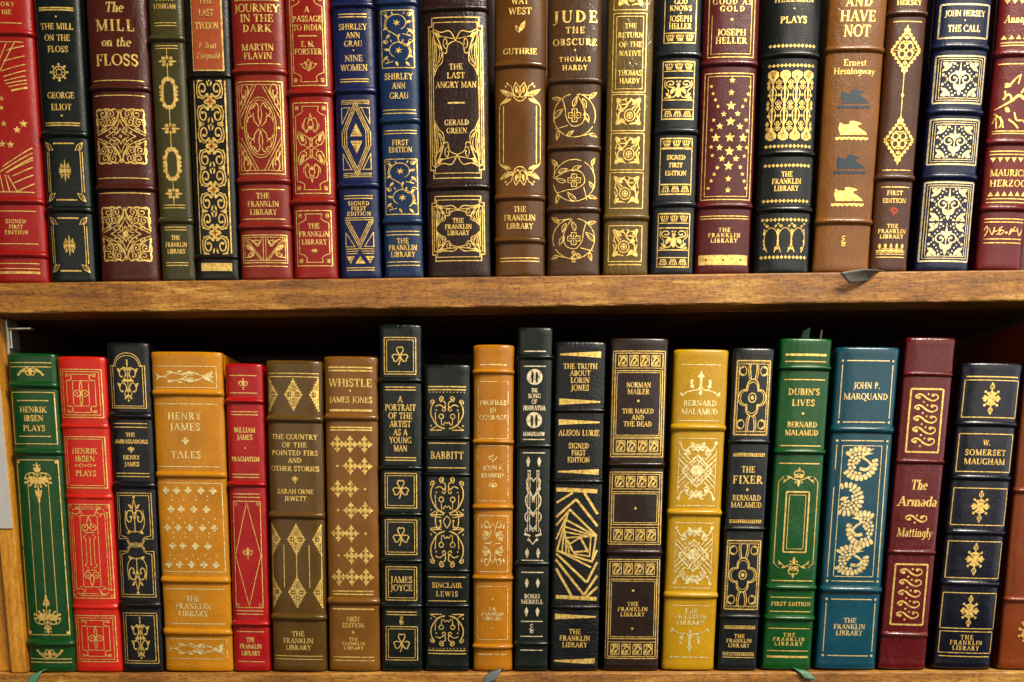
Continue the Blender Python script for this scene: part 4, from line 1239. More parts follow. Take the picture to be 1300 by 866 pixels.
def o_friezeblocks(p, n=4):
    for k in range(n):
        c = -1 + 2 * (k + .5) / n
        q = p.sub(c, 0, .9 / n, 1)
        q.rect(-.86, -.9, .86, .9, 1.2)
        q.cur([(-.7, -.7), (-.2, .3), (.3, .5), (.7, .0)], 2.6); q.cur([(-.6, .5), (-.2, .75), (.2, .7)], 1.6); q.leaf(-.2, -.7, .6, .1, .25)
        for j in range(5): q.line([(-.6 + .3 * j, .85), (-.6 + .3 * j, .45)], .8); q.line([(-.6 + .3 * j, -.85), (-.6 + .3 * j, -.62)], .8)
def o_fleurup(p):
    p.fill([(0, 1), (.07, .66), (.20, .50), (.07, .40), (.045, -.55), (-.045, -.55), (-.07, .40), (-.20, .50), (-.07, .66)])
    for q in p.mx():
        q.cur([(.02, -.1), (.12, -.42), (.42, -.50), (.72, -.62), (.92, -.86), (.98, -.62)], [2.2, 1.8, 1.6]); q.spiral(.42, -.18, .13, .03, -120, 260, 1.7, 1.8); q.dot(.46, .18, 2.0)
        q.cur([(.3, -.5), (.38, -.4)], 1.5); q.leaf(.46, -.1, .5, .2, .3); q.dot(.97, -.70, 1.6)
    p.disc(0, -.66, .09, .16)
def o_lozenge(p):
    """crossing bars forming a lattice lozenge with scrolled ends"""
    p.line([(-.98, -.78), (-.98, .78)], 1.0); p.line([(.98, -.78), (.98, .78)], 1.0)
    for q in p.m4():
        q.line([(-.02, .56), (.80, .0)], 2.8); q.line([(.98, .42), (-.30, -.46)], 2.6); q.line([(.98, .60), (.55, .30)], 2.0); q.line([(.98, .24), (.62, -.01)], 1.4)
        q.line([(.74, .62), (.40, .38)], 2.0); q.line([(.84, .50), (.50, .26)], 1.3)
        q.cur([(.0, .66), (.20, .84), (.44, .82), (.60, .70), (.80, .74), (.94, .98)], 2.8); q.spiral(.52, .68, .15, .04, 200, 560, 2.2, 2.2); q.spiral(.24, .74, .12, .03, 0, 330, 1.8, 1.6); q.dot(.95, .96, 2.2); q.leaf(.1, .78, .40, .99, .3)
        q.line([(.10, .36), (.30, .22), (.12, .10)], 1.8); q.line([(.34, .20), (.52, .07)], 1.8)
    p.star(0, 0, .52, 4, .34); p.disc(0, .86, .12, .08); p.disc(0, -.86, .12, .08)
    for x, y in ((0, .30), (0, -.30), (.46, 0), (-.46, 0)): p.dia(x, y, .15, .10); p.inlay(1).dia(x, y, .08, .05)
def o_quatrefoil(p):
    p.rect(-1, -1, 1, 1, 1.8)
    for q in p.my():
        for k in range(13): q.dot(-.92 + k * .153, .95, .55)
    for q in p.mx():
        q.line([(.87, -.91), (.87, .91)], 1.0)
        for k in range(20): q.dot(.935, -.9 + k * .095, .5)
    p.line([(-.87, .91), (.87, .91)], 1.0); p.line([(-.87, -.91), (.87, -.91)], 1.0)
    def foil(r):
        P = []
        for k in range(4):
            for t in range(-104, 110, 16):
                a = math.radians(t + 90 * k)
                x, y = .47 * math.cos(k * math.pi / 2) + .36 * math.cos(a), .47 * math.sin(k * math.pi / 2) + .36 * math.sin(a)
                P.append((x * r / .8, y * .60 * r / .8))
        return P
    p.line(foil(.80), 1.6, True); p.line(foil(.68), 1.1, True)
    p.ring(0, 0, .22, 1.6, .125); p.disc(0, 0, .10, .06)
    for q in p.m4():
        q.cur([(.10, .50), (.16, .62), (.20, .78), (.18, .91)], 1.4); q.cur([(.2, .50), (.28, .62), (.30, .78), (.28, .91)], 1.0)
        m = q.sub(.64, .72, .22, .13)
        m.fill([(math.cos(math.radians(t)), math.sin(math.radians(t))) for t in range(-110, 115, 15)] + [(.1 + .62 * math.cos(math.radians(t)), .62 * math.sin(math.radians(t))) for t in range(105, -110, -15)])
        m.ring(0, 0, 1.0, 1.0)
        q.arc(.64, .72, .22, 90, 270, 1.0, .13)
def o_ornrule(p):
    p.line([(-1, .8), (1, .8)], .9); p.line([(-1, -.8), (1, -.8)], .9)
    for k in range(16): p.disc(-.94 + k * .125, 0, .05, .6, 6)
def o_lyre(p):
    """openwork finial pointing up"""
    p.leaf(0, .55, 0, 1, .22)
    for q in p.mx():
        q.cur([(0, .6), (.22, .62), (.30, .25), (.0, .0)], 1.5); q.spiral(.2, .05, .22, .06, 60, 360, 1.4, 1); q.cur([(.05, -.3), (.32, -.2), (.55, -.05), (.98, -.55)], 1.4)
        q.leaf(.42, -.1, .8, .12, .25); q.dot(.9, -.3, 1.3); q.dot(.2, -.5, 1.2)
    p.ring(0, .2, .12, 1.2, .14); p.leaf(0, -.2, 0, -.95, .16)
def o_swan(p, flip=1, head=True, clipx=1.1):
    """bird curled into a wheel of scalloped feathers"""
    q = p.sub(0, 0, flip, 1)
    a0, a1 = (62, 372) if head else (-150, 150)
    n = 21 if head else 18
    for k in range(n):                                    # outer feathers
        a = math.radians(a0 + (a1 - a0) * k / (n - 1))
        c, s = math.cos(a), math.sin(a)
        x1, y1 = 1.0 * c, 1.0 * s
        if x1 < -clipx: continue
        w = .105
        q.fill([(.66 * c - .07 * s, .66 * s + .07 * c), (.86 * c - w * s, .86 * s + w * c), (.97 * c - .08 * s, .97 * s + .08 * c), (1.0 * c, 1.0 * s), (.97 * c + .08 * s, .97 * s - .08 * c), (.86 * c + w * s, .86 * s - w * c), (.66 * c + .07 * s, .66 * s - .07 * c)])
    for r, st, b0, b1 in ((.56, 22, 75, 290), (.36, 32, 92, 250), (.17, 62, 110, 215)):    # scales
        if not head: b0, b1 = b0 - 225, b1 - 215
        a = b0
        while a <= b1:
            x, y = r * math.cos(math.radians(a)), r * math.sin(math.radians(a))
            if x > -clipx + .06: q.disc(x, y, .096, .092, 8)
            a += st
    if head:
        q.cur([(.02, -.26), (.36, -.34), (.60, -.08), (.40, .16), (.16, .34), (.24, .58)], [5.6, 5.2, 4.0, 3.4, 3.6, 4.8])
        q.fill([(.12, .70), (.30, .76), (.74, .86), (.44, .62), (.72, .58), (.28, .46), (.12, .5)])
        c = q.inlay(1)
        c.dot(.22, .62, .9); c.line([(.02, -.02), (.34, -.14)], .8); c.line([(.0, -.16), (.36, -.24)], .8)
    else:
        q.leaf(-.40, -.05, .10, .12, .3)
def o_esses(p, n=5):
    for k in range(n):
        y = 1 - (2 * k + 1) / n
        q = p.sub(0, y, 1, 1.25 / n)
        q.cur([(.52, .62), (.86, .52), (.94, .05), (.55, -.32), (.05, -.05), (-.3, .42), (-.66, .62), (-.95, .30), (-.75, -.02)], [2.2, 1.6, 2.4, 2.8, 2.8, 2.4, 1.8], n=5)
        q.dot(.50, .50, 2.1); q.dot(-.66, .12, 2.1); q.dot(.10, .62, 1.3); q.dot(-.24, -.52, 1.3)
def o_sorn(p):
    p.cur([(.52, .62), (.9, .5), (.94, -.2), (.55, -.62), (.05, -.1), (-.3, .5), (-.66, .7), (-.95, .25), (-.75, -.3)], [1.8, 1.6, 2.4, 2.8, 2.8, 2.4, 1.8])
    p.dot(.5, .3, 2.0); p.dot(-.6, -.1, 2.0); p.dot(.05, .7, 1.3); p.dot(-.1, -.8, 1.3)
def o_crossfleur(p):
    p.star(0, 0, .62, 8, .55); p.disc(0, 0, .28, .28)
    for q in p.mx():
        q.leaf(.1, 0, 1, 0, .22); q.disc(.66, .12, .14, .1); q.disc(.66, -.12, .14, .1); q.line([(.1, .1), (.62, .42)], 1.5); q.line([(.1, -.1), (.62, -.42)], 1.5); q.dot(.64, .44, 1.7); q.dot(.64, -.44, 1.7)
    for q in p.my():
        q.leaf(0, .1, 0, .72, .2); q.ring(0, .76, .2, 1.6, .14); q.dot(0, .97, 1.4); q.dot(0, .76, 1.0)
        for r in q.mx(): r.disc(.16, .36, .12, .1)
    c = p.inlay(1)
    for a in range(0, 360, 45): c.dot(.42 * math.cos(math.radians(a + 22)), .42 * math.sin(math.radians(a + 22)) * .75, .55)
def o_shell(p):
    for k in range(9):
        a = math.radians(-10 + k * 25)
        p.leaf(.1 * math.cos(a), -.35 + .1 * math.sin(a), 1.0 * math.cos(a), -.35 + 1.3 * math.sin(a), .12); p.dot(.92 * math.cos(a), -.35 + 1.2 * math.sin(a), 1.8)
    for q in p.mx(): q.spiral(.4, -.5, .3, .06, 90, -250, 1.8, 1.6); q.leaf(.1, -.6, .6, -.98, .25)
# ------------------------------------------------------------------ the books of the upper shelf, left to right
TFL = lambda y, dy, h, ws, dx=0: [('THE', y, h, ws[0], dx), ('FRANKLIN', y + dy, h, ws[1], dx), ('LIBRARY', y + 2 * dy, h, ws[2], dx)]

b = Book('bright red book with gilt stars between two fans of rays, beside the frame edge', 'upper', -34, 36, 0, -10, 60, 360,
         leather('#a01c0a', .40, .4, .5), .243)
b.band(41, 255, 323)
b.text([('ORY', 5, 5.5, 17, 8), ('HIE', 15, 5.5, 12, 6)]).rule(29, 24)
def flag(p):
    X = lambda x, y: (x - b.cx(y), y)
    p.line([X(-24, 53), X(29, 53)], 1.2)
    for x0, y0, x1, y1, w in ((29.6, 57.5, 8.8, 63.6, 1.6), (30.7, 70.2, 4.4, 77.9, 1.6), (31.4, 81, 2.2, 90, 1.6), (31.8, 88.8, 4.4, 97.6, 1.6), (32.2, 95.8, 5.5, 103, 1.6),
                              (32.9, 101, 7.7, 106.4, 1.6), (33.3, 105.3, 11, 110.3, 1.6), (33.6, 110.7, 14.3, 115.1, 3), (8.3, 53.7, -4, 84, 1.5), (18, 53.7, -4, 98, 1.5)):
        p.line([X(x0, y0), X(x1, y1)], w)
b.ink(flag)
def fan(p):
    X = lambda x, y: (x - b.cx(y), y)
    for x0, y0, x1, y1 in ((40, 187, 3.3, 211.8), (40.2, 193.6, -2, 219.4), (40.6, 199.3, 13, 216.2), (40.6, 202.6, 7.7, 219.5), (41, 211.8, 15.4, 224), (41.7, 221.7, 17.6, 232.7),
                           (42.8, 232.7, 23, 242.6), (-1, 219.5, 4.8, 243.6), (6.6, 221.7, 12, 242.6), (10, 222.8, 22, 243.6), (42.8, 244, -8, 243.6)):
        p.line([X(x0, y0), X(x1, y1)], 1.7)
b.ink(fan)
for x, y, r in ((2, 125, 3.4), (1.5, 137, 3.6), (5, 157, 4), (22, 165, 5.2), (29.5, 157, 5.6), (3, 183, 4.6), (13.5, 184, 5), (-6, 150, 4), (-8, 170, 4)):
    b.ink(lambda p: p.sub(x - b.cx(y), y, 1, -1).star(0, 0, r, 5, .45), 'gilt_star')
b.rule(268, 26).text([('SIGNED', 281, 5, 26), ('FIRST', 288, 5, 18), ('EDITION', 295, 5, 30)]).rule(309.5, 26).rule([334.5, 341], 26).rule(346, 26, 3.2)

b = Book('slim black green book with a gilt ship wheel between title and author', 'upper', 40, 99.5, 0, 62.5, 119.8, 360, leather('#10201b', .36, .35, .3), .238)
b.band(170, 266)
b.rule([9.8, 12.6], 22, 1.8).dots([(0, 21), (0, 147)]).text([('THE MILL', 33.5, 8, 41), ('ON THE', 48, 8, 32), ('FLOSS', 62.5, 8, 26)]).orn(o_wheel, 92, 12, 12)
b.text([('GEORGE', 121, 8, 34), ('ELIOT', 136, 8, 26)]).rule([156, 159], 22, 1.5)
b.orn(o_cornerleaf, 218, 23, 37, name='gilt_frame').orn(o_fleuron, 217, 8.5, 15).orn(o_cornerleaf, 310.5, 23, 34.5, name='gilt_frame').orn(o_fleuron, 312, 8.5, 14)

b = Book('thick reddish brown book with two square gilt lace panels and large italic title', 'upper', 104, 184, 0, 126, 200, 359, leather('#58240f', .34, .35, .9), .246, bulge=.16, nexp=2.4)
b.band(111, 238)
b.text([('The', 9, 13, 23)], 1.0, .14).text([('MILL', 32, 14.5, 49)]).text([('on the', 53, 11.5, 37)], 1.0, .14).text([('FLOSS', 76, 14.5, 54)])
b.rule(102, 32, 1.2).rule(121, 32, 1.2).orn(o_lace, 173, 31, 35).rule(226, 32, 1.2).rule(245, 32, 1.2).orn(o_lace, 297, 31, 34.5, medal=True)

b = Book('slim olive green book with a gilt chain of wreaths down its middle', 'upper', 185.5, 231, 0, 206, 246, 358, leather('#524d28', .33, .35, .3, .5), .240, bulge=.17)
b.band(48.5, 280)
b.text([('YOUNG', -2, 6, 24), ('LONIGAN', 8, 6, 28)]).rule([29, 32.5], 14).rule([58, 61.5], 14)
for y, f, hw, hh in ((78, o_small_chain, 12, 9.5), (118.5, o_wreath, 11.5, 22), (163.5, o_small_chain, 12, 9.5), (208.5, o_wreath, 11.5, 23), (246, o_small_chain, 12, 9.5)):
    b.orn(f, y, hw, hh)
def stem(p):
    for a, c in ((61, 70), (86, 98), (140, 155), (172, 186), (231, 238), (254, 262)): p.line([(0, a), (0, c)], 1.2)
b.ink(stem, 'gilt_rule').rule([260.5, 264], 14).rule([288.6, 292], 14).text(TFL(302, 8.6, 6, (11, 27, 23))).rule([333.6, 337], 14)

b = Book('black book with an orange red title label over a dense gilt scroll column', 'upper', 234, 288.5, 0, 248.7, 302.5, 357, leather('#211714', .36, .4, .3), .236, bulge=.12)
b.band(96, 326, half=4)
LAB = plain('label_leather', '#8a3810', .42, 0, .2, 500, .2)
def lab(p):
    p.box(-18, -50, 18, 88)
b.lift = 0.00012
pl = Pen(); lab(pl); b.emit('title_label', pl).data.materials[0] = LAB
b.lift = 0.00028
b.ink(lambda p: [p.line([(-19, 90), (-19, -50)], 1.3), p.line([(19, 90), (19, -50)], 2.4), p.line([(-19, 89.5), (19, 89.5)], 2.2)], 'gilt_frame')
b.text([('THE', 1, 8, 18), ('LAST', 16.5, 9, 19), ('TYCOON', 33, 9, 29)]).text([('F. Scott', 58, 7.5, 22), ('Fitzgerald', 70.7, 7.5, 29)], .9, .1)
b.lift = 0
RED = plain('red_foil', '#a3301a', .4, .3)
b.ink(lambda p: [p.line([(s * 19.5, 102), (s * 19.5, 322)], w) for s, w in ((-1, 1.4), (1, 2.2))], 'gilt_frame')
for y in (129.5, 185.5, 241, 295.5): b.orn(o_tycoon, y, 16.5, 27.5, alt=RED)
b.ink(lambda p: p.box(-19.5, 334, 19.5, 344), 'gilt_bar')

b = Book('rust red book with an oval gilt strapwork panel crossed by diagonals', 'upper', 290, 359.5, 0, 304.6, 370.5, 357, leather('#8c2c12', .42, .3, .25), .247)
b.band(90, 229, 287.5)
b.rule(0, 28).text([('JOURNEY', 10, 10, 57), ('IN THE', 23, 9.5, 42), ('DARK', 36, 9.5, 36)]).text([('MARTIN', 60, 8.5, 41), ('FLAVIN', 71, 8.5, 36)]).rule(81, 28)
b.orn(o_ellipse, 162, 29, 58.5).rule(240.4, 27).text(TFL(248.5, 10.4, 7, (17, 40, 34))).rule(278, 27).orn(o_scrollbar, 316, 28, 17.5).rule(338, 28)

b = Book('slim scarlet book with gilt frames of stepped corners round a lotus spire', 'upper', 361, 417, 0, 372.7, 428.5, 356, leather('#982410', .40, .25, .25), .239)
b.band(117.5, 256)
b.orn(o_quatre, 50, 22, 58.5, name='gilt_frame').text([('A', 12, 7.5, 6), ('PASSAGE', 24, 7.5, 37), ('TO INDIA', 35, 7.5, 37)]).rule(45.7, 12, 1.4).text([('E. M.', 56, 7.5, 17), ('FORSTER', 65.5, 7.5, 35)]).orn(o_lotus, 83, 10, 8)
b.orn(o_quatre, 188, 22, 57.5, name='gilt_frame').orn(o_spire, 188, 17, 44).orn(o_quatre, 302.5, 22, 35, ky=.22, name='gilt_frame')
b.text(TFL(287, 10.1, 6.6, (15, 38, 32))).orn(o_small_chain, 318.5, 5, 3)

b = Book('royal blue book with a tall gilt diamond of parallel lines', 'upper', 420, 473, 0, 433, 483.8, 356, leather('#10265a', .40, .35, .3), .241)
b.band(6, 115, 235)
b.rule([18, 21.5], 18, 1.3).text([('SHIRLEY', 34, 7.5, 36), ('ANN', 45, 7.5, 18), ('GRAU', 55.5, 7.5, 23)]).dots([(0, 64)], 1).text([('NINE', 74, 8, 23), ('WOMEN', 86, 8, 34)]).rule([100.5, 103.7], 18, 1.3)
b.orn(o_diamonds, 176, 18, 49).rule([248.5, 252], 18).text([('SIGNED', 258.3, 5.4, 27), ('FIRST', 264.8, 5.4, 19), ('EDITION', 271.4, 5.4, 30)]).rule(276.6, 18).orn(o_vees, 308, 18, 29).rule([340, 343], 18)

b = Book('teal blue book with two square gilt panels of star flowers on a vine', 'upper', 478, 529, 0, 488, 537, 354.5, leather('#1a3e62', .36, .35, .25), .235)
b.band(3, 152.5, 281)
b.orn(o_vinestar, 49.5, 20.5, 36.5).text([('SHIRLEY', 97, 8, 36), ('ANN', 108.8, 8, 17), ('GRAU', 121.4, 8, 24)]).rule([139.4, 143.7], 21).rule([165.7, 169.4], 21)
b.text([('FIRST', 181, 7, 21), ('EDITION', 190, 7, 30)]).orn(o_vinestar, 237, 20.5, 35).rule([293.7, 298], 21).text(TFL(305.8, 8.6, 7, (15, 36, 31))).rule([332.5, 337], 21)

b = Book('thick dark chocolate book with a long gilt frame of whiplash corners', 'upper', 534.7, 620, 0, 543.5, 622, 353.5, leather('#3a2012', .31, .7, .9, .3), .248, bulge=.12)
b.band(10, 237)
b.orn(o_nouv, 124, 34, 102, c=.38, name='gilt_frame').text([('THE', 84.5, 7.5, 17), ('LAST', 95.7, 7.5, 23), ('ANGRY MAN', 107.5, 7.8, 52)]).rule(130.6, 11, 2.2).text([('GERALD', 155.4, 7, 31), ('GREEN', 165.8, 7, 26)])
b.orn(o_nouv, 290, 33, 41, c=.72, k=.66, name='gilt_frame').text(TFL(280, 7.8, 6.2, (14, 34, 28)))

b = Book('smooth brown book with sprays of gilt leaves above and below a ruled frame', 'upper', 627.6, 693, 0, 628, 691.5, 353, leather('#724e1a', .30, .2, .25, .6), .240, bulge=.17, nexp=2.3)
b.band(81.6, 250, 304.7)
b.text([('WAY', 1, 8.5, 22), ('WEST', 14, 8.5, 29)]).orn(o_twoleaf, 34, 7, 8).text([('GUTHRIE', 65, 7.5, 43)])
b.orn(o_spray, 119, 26, 14.5).orn(o_spray, 221, 26, -14.5)
b.ink(lambda p: [p.line([(s * x, 134), (s * x, 207)], w) for s in (-1, 1) for x, w in ((26, 1.3), (21, 1.5))], 'gilt_frame')
b.text(TFL(265.6, 10.7, 7.2, (16, 40, 34))).rule([327.5, 331.5], 25, 1.3)

b = Book('dark brown book with three gilt rings of vine round small crosses', 'upper', 696, 765, 0, 695, 761, 352, leather('#5e4220', .33, .4, .7), .242)
b.band(102, 187, 265.6)
b.text([('JUDE', 21, 15, 57)]).text([('THE', 38.4, 8, 24), ('OBSCURE', 53.3, 8.5, 56)]).dots([(0, 63.6)]).text([('THOMAS', 75.3, 6, 40), ('HARDY', 86, 6.6, 32)])
b.orn(o_vine, 146.6, 29, 30).orn(o_vine, 229, 29, 29, rot=90).orn(o_vine, 303, 29, 28, flip=-1).orn(o_amp, 326, 4.5, 7, name='gilt_monogram')

b = Book('wrinkled olive brown book with a column of square gilt scroll panels', 'upper', 772, 831.5, 0, 766, 821.5, 352, leather('#756026', .32, .4, 1.5, .4), .238, bulge=.14)
b.band(275.5)
b.frame(-40, 12.5, 21, 1.2, dx=-1).orn(o_sqscroll, -12, 16, 20, dx=-1).frame(17, 117, 21, 1.3, (0, 4), dx=-1)
b.text([('THE', 33, 6.5, 15), ('RETURN', 44.5, 6.8, 32), ('OF THE', 56.6, 6.8, 29), ('NATIVE', 67.8, 6.8, 28)]).dots([(0, 80)], 1).text([('THOMAS', 92.6, 6.8, 30), ('HARDY', 102.7, 6.8, 26)])
for y0, y1, yc, fl in ((119.8, 166, 141.6, 1), (169.3, 215.6, 191, 1), (219, 264.5, 241, -1), (286.5, 332, 308.4, -1)):
    b.frame(y0, y1, 21, 1.3, dx=-1).orn(o_sqscroll, yc, 16, 17.5, dx=-1, flip=fl)
b.rule(336, 21, 1.3, -1)

b = Book('slate grey book with gilt friezes of little crowns on narrow panels', 'upper', 837, 892.5, 0, 826.6, 880.5, 351, leather('#242a31', .36, .3, .3), .241)
b.band(69, 166.5, 259)
b.frame(-40, 54.6, 20, 1.3).orn(o_crowns, 48, 18.5, 6.5).text([('GOD', 2, 8, 17), ('KNOWS', 10.5, 8, 28), ('JOSEPH', 23.7, 8, 29), ('HELLER', 33.3, 8, 29)]).dots([(0, 16.8)], 1)
for y0, y1, ym in ((78, 151.5, 113), (271, 339.5, 303.5)):
    b.frame(y0, y1, 20, 1.3).orn(o_crowns, y0 + 6.5, 18.5, 6.2).orn(o_crowns, y1 - 6.5, 18.5, -6.2).orn(o_grot, ym, 17.5, 12.5).rule([ym - 14, ym + 14], 19, 1.3)
b.frame(175.6, 247, 20, 1.3).orn(o_crowns, 182, 18.5, 6.2).orn(o_crowns, 240.6, 18.5, -6.2).rule([189, 234], 19, 1.2)
b.text([('SIGNED', 200, 6, 24), ('FIRST', 209.8, 6, 17), ('EDITION', 220, 6, 27)])

b = Book('maroon book covered with gilt stars of different sizes', 'upper', 894.6, 966, 0, 882, 953, 350, leather('#661018', .38, .4, .3), .245)
b.band(80, 261)
b.frame(-40, 72.4, 29, 1.4, (0, 4)).text([('GOOD AS', 2, 8.6, 50), ('GOLD', 11, 8.6, 31)]).dots([(0, 24.6)], 1.7).text([('JOSEPH', 41, 8, 37), ('HELLER', 51.4, 8, 40)])
b.frame(93, 253.5, 31, 1.4, (0, 4))
ST = [(152, 498, 2.6), (162, 540, 2.6), (175, 577, 2.6), (190, 615, 2.7), (223, 660, 3.8), (272, 465, 4.2), (267, 535, 4.4), (265, 612, 6.4), (262, 703, 6.4), (258, 795, 6.4),
      (378, 500, 2.8), (366, 542, 2.8), (350, 577, 2.8), (333, 615, 2.8), (303, 658, 4), (353, 693, 2.8), (317, 732, 4.6), (360, 755, 2.8), (335, 797, 6), (165, 693, 2.8), (200, 730, 4.6),
      (152, 750, 2.8), (177, 797, 6)]
ST2 = [(255, 55, 6.4), (250, 140, 6.4), (248, 215, 4.4), (246, 280, 4.2), (150, 28, 2.8), (198, 33, 4.6), (313, 35, 4.6), (357, 32, 2.8), (157, 78, 2.8), (343, 82, 2.8), (212, 98, 4.4), (293, 98, 4.4),
       (185, 150, 3), (318, 147, 3), (167, 187, 2.8), (330, 187, 2.8), (150, 225, 2.8), (341, 227, 2.8), (132, 268, 2.6), (352, 268, 2.6)]
for zx, zy, r in [(x, y * .2195, r) for x, y, r in ST] + [(x, 180 + y * .2195, r) for x, y, r in ST2]:
    x = 870 + zx * .2195
    b.ink(lambda p: p.sub(x - b.cx(zy), zy, 1, -1).star(0, 0, r, 5, .45), 'gilt_star')
b.rule([274.4, 277.7], 31).text(TFL(292, 6.7, 6, (15, 41, 34))).ink(lambda p: (p.box(-31, 323.8, 31, 336.4), [p.inlay(1).dot(x, 330, 1.2) for x in (-22, 0, 22)]), 'gilt_bar')

b = Book('black green book with a gilt arcade of shell topped columns', 'upper', 971, 1047, 0, 958, 1029, 349, leather('#0f1c1a', .33, .35, .3), .248, bulge=.17, nexp=2.3)
b.band(69, 194, 265.6)
b.text([('HELLMAN', -1, 7, 50)]).dots([(0, 11)], .9).text([('PLAYS', 25, 8.6, 34)])
for y in (58, 83, 185.5, 210, 255, 279, 326.6): b.orn(o_diarow, y, 30, 2.7, name='gilt_bead_row')
b.orn(o_columns, 133.5, 29.5, 45.5).text(TFL(221, 9, 6.8, (14, 37, 31))).orn(o_arches, 302, 27, 19)

b = Book('tan leather book with small black and gilt steamships on waves', 'upper', 1054, 1128, 0, 1032.4, 1104, 347, leather('#8c601e', .36, .45, .8, .6), .244, bulge=.12)
b.band(62, 281)
b.text([('AND', 2, 12, 34), ('HAVE', 20, 14, 45), ('NOT', 39, 15, 34)]).text([('Ernest', 79.5, 9, 29), ('Hemingway', 90, 9, 53)], .8)
INK = plain('dark_blue_foil', '#1a2a36', .35, .2)
for y, dark in ((126, 1), (166, 0), (209, 1), (250, 0)):
    p = Pen(); o_ship(p.sub(2, y, 20, -12.5))
    o = b.emit('ship_stamp', p)
    if dark:
        o.data.materials[0] = INK
        o['label'] = 'dark blue stamped ship'
b.orn(o_amp, 306, 4.5, 6.5, name='gilt_monogram')

b = Book('narrow brown book with two gilt lattice diamonds joined by a line', 'upper', 1130, 1180, 0, 1105, 1152, 346, leather('#613a16', .37, .3, .4, .5), .236, bulge=.16)
b.band(16.5, 225.5)
b.text([('HERSEY', 3.3, 6.2, 31)]).rule(27.4, 18).orn(o_diamond_lace, 64, 17, 31).orn(o_diamond_lace, 178, 17, 30.5)
b.ink(lambda p: [p.line([(0, 95), (0, 148)], 1.2), p.dot(0, 121, 2)], 'gilt_rule').rule(216, 18).rule(237.5, 18).text([('FIRST', 245, 5.6, 20), ('EDITION', 254.8, 5.6, 30)])
p = Pen(); q = p.sub(0, 269, 4.6, -4.8); q.cur([(-.9, .2), (-.4, .9), (.5, .8), (.9, .1), (.2, -.3), (-.1, -.9)], 3.2); q.leaf(-.8, .1, .3, .3, .4)
b.emit('red_rose', p).data.materials[0] = RED
b.text(TFL(287, 6.6, 5.6, (14, 35, 30))).orn(o_spears, 315, 18, 6).rule([322.7, 326.6], 18)

T18 = b
b = Book('navy blue book with white gold framed square damask panels', 'upper', 1190.5, 1264, 0, 1163, 1231, 344, leather('#14294f', .34, .4, .4), .243, tint=(.92, .72, .36, 1))
b.band(59, 141.5, 224)
b.frame(5.5, 48, 31, 2.6).text([('JOHN HERSEY', 17, 7.6, 51)]).dots([(0, 26)], 1).text([('THE CALL', 36.2, 8.6, 41)])
for y0, y1 in ((71, 130.6), (151.5, 208.5)):
    b.frame(y0, y1, 31, 2.4, (0, 3.4, 6.2)).orn(o_damask, (y0 + y1) / 2, 23, (y1 - y0) / 2 - 8)
b.frame(231.6, 331.5, 31, 2.4, (0, 3.4, 6.2)).orn(o_damask, 260, 23, 21).orn(o_damask, 304, 23, 21)

b = Book('dark red book with gilt mountain climbers and rows of triangles', 'upper', 1271.7, 1333, 0, 1240, 1299, 343, leather('#7c1e22', .34, .6, .5), .240)
b.band(68, 180, 264.5)
b.orn(o_trirow, 2, 27, 2.6, up=-1).text([('Annapurna', 24, 9.5, 48)], 1.0, .1).orn(o_trirow, 47, 27, 2.6).rule([54, 57.5], 26, 1.3).rule(81, 26, 1.3)
b.orn(o_climbers, 126, 27, 38).rule([166.5, 169.5], 26, 1.3).rule([192, 196], 26, 1.3).orn(o_trirow, 203, 26, 3, up=-1).text([('MAURICE', 219.5, 8.5, 47), ('HERZOG', 232.7, 8.5, 46)])
b.orn(o_trirow, 246, 25, 3).rule([252.4, 257], 25, 1.3).rule([278, 282], 25, 1.3).orn(o_script, 293.5, 24, 7).rule([303.5, 308.4], 24, 1.3)

# ------------------------------------------------------------------ the books of the lower shelf, left to right
b = Book('green book with gilt flower heads on a long vertical stem, beside the left upright', 'lower', 5.5, 68, 448, 35.5, 94.7, 854, leather('#0f5826', .34, .35, .3))
L1 = b
b.band(489, 574, 817, half=6)
b.rule([460.4, 465.7], 26).orn(o_palmette, 472, 16, -6).frame(498, 563.5, 27, 1.2).rule([508.6, 554], 19, 1.2).dots([(-19, 508.6), (19, 508.6), (-19, 554), (19, 554)], 1)
b.text([('HENRIK', 520, 7.4, 34), ('IBSEN', 531, 7.4, 25), ('PLAYS', 543.6, 7.4, 28)]).frame(584, 806, 26, 1.2).dots([(-24, 586.5), (24, 586.5), (-24, 803), (24, 803)], 2)
b.orn(o_finial, 604, 18, -17).orn(o_finial, 789, 18, -17 * -1, name='gilt_ornament')
b.ink(lambda p: [p.line([(-13, 612), (-13, 780)], 1.1), p.line([(13, 612), (13, 780)], 1.1), p.line([(0, 640), (0, 755)], 1.2)], 'gilt_rule')
b.orn(lambda p: [p.leaf(0, -1, 0, 1, .22), p.leaf(-.1, -.3, -.9, .5, .3), p.leaf(.1, -.3, .9, .5, .3)], 628, 5, 13).orn(lambda p: [p.leaf(0, 1, 0, -1, .22), p.leaf(-.1, .3, -.9, -.5, .3), p.leaf(.1, .3, .9, -.5, .3)], 764, 5, 11)
b.orn(o_palmette, 830, 16, 6.5).rule([836.6, 841], 26)

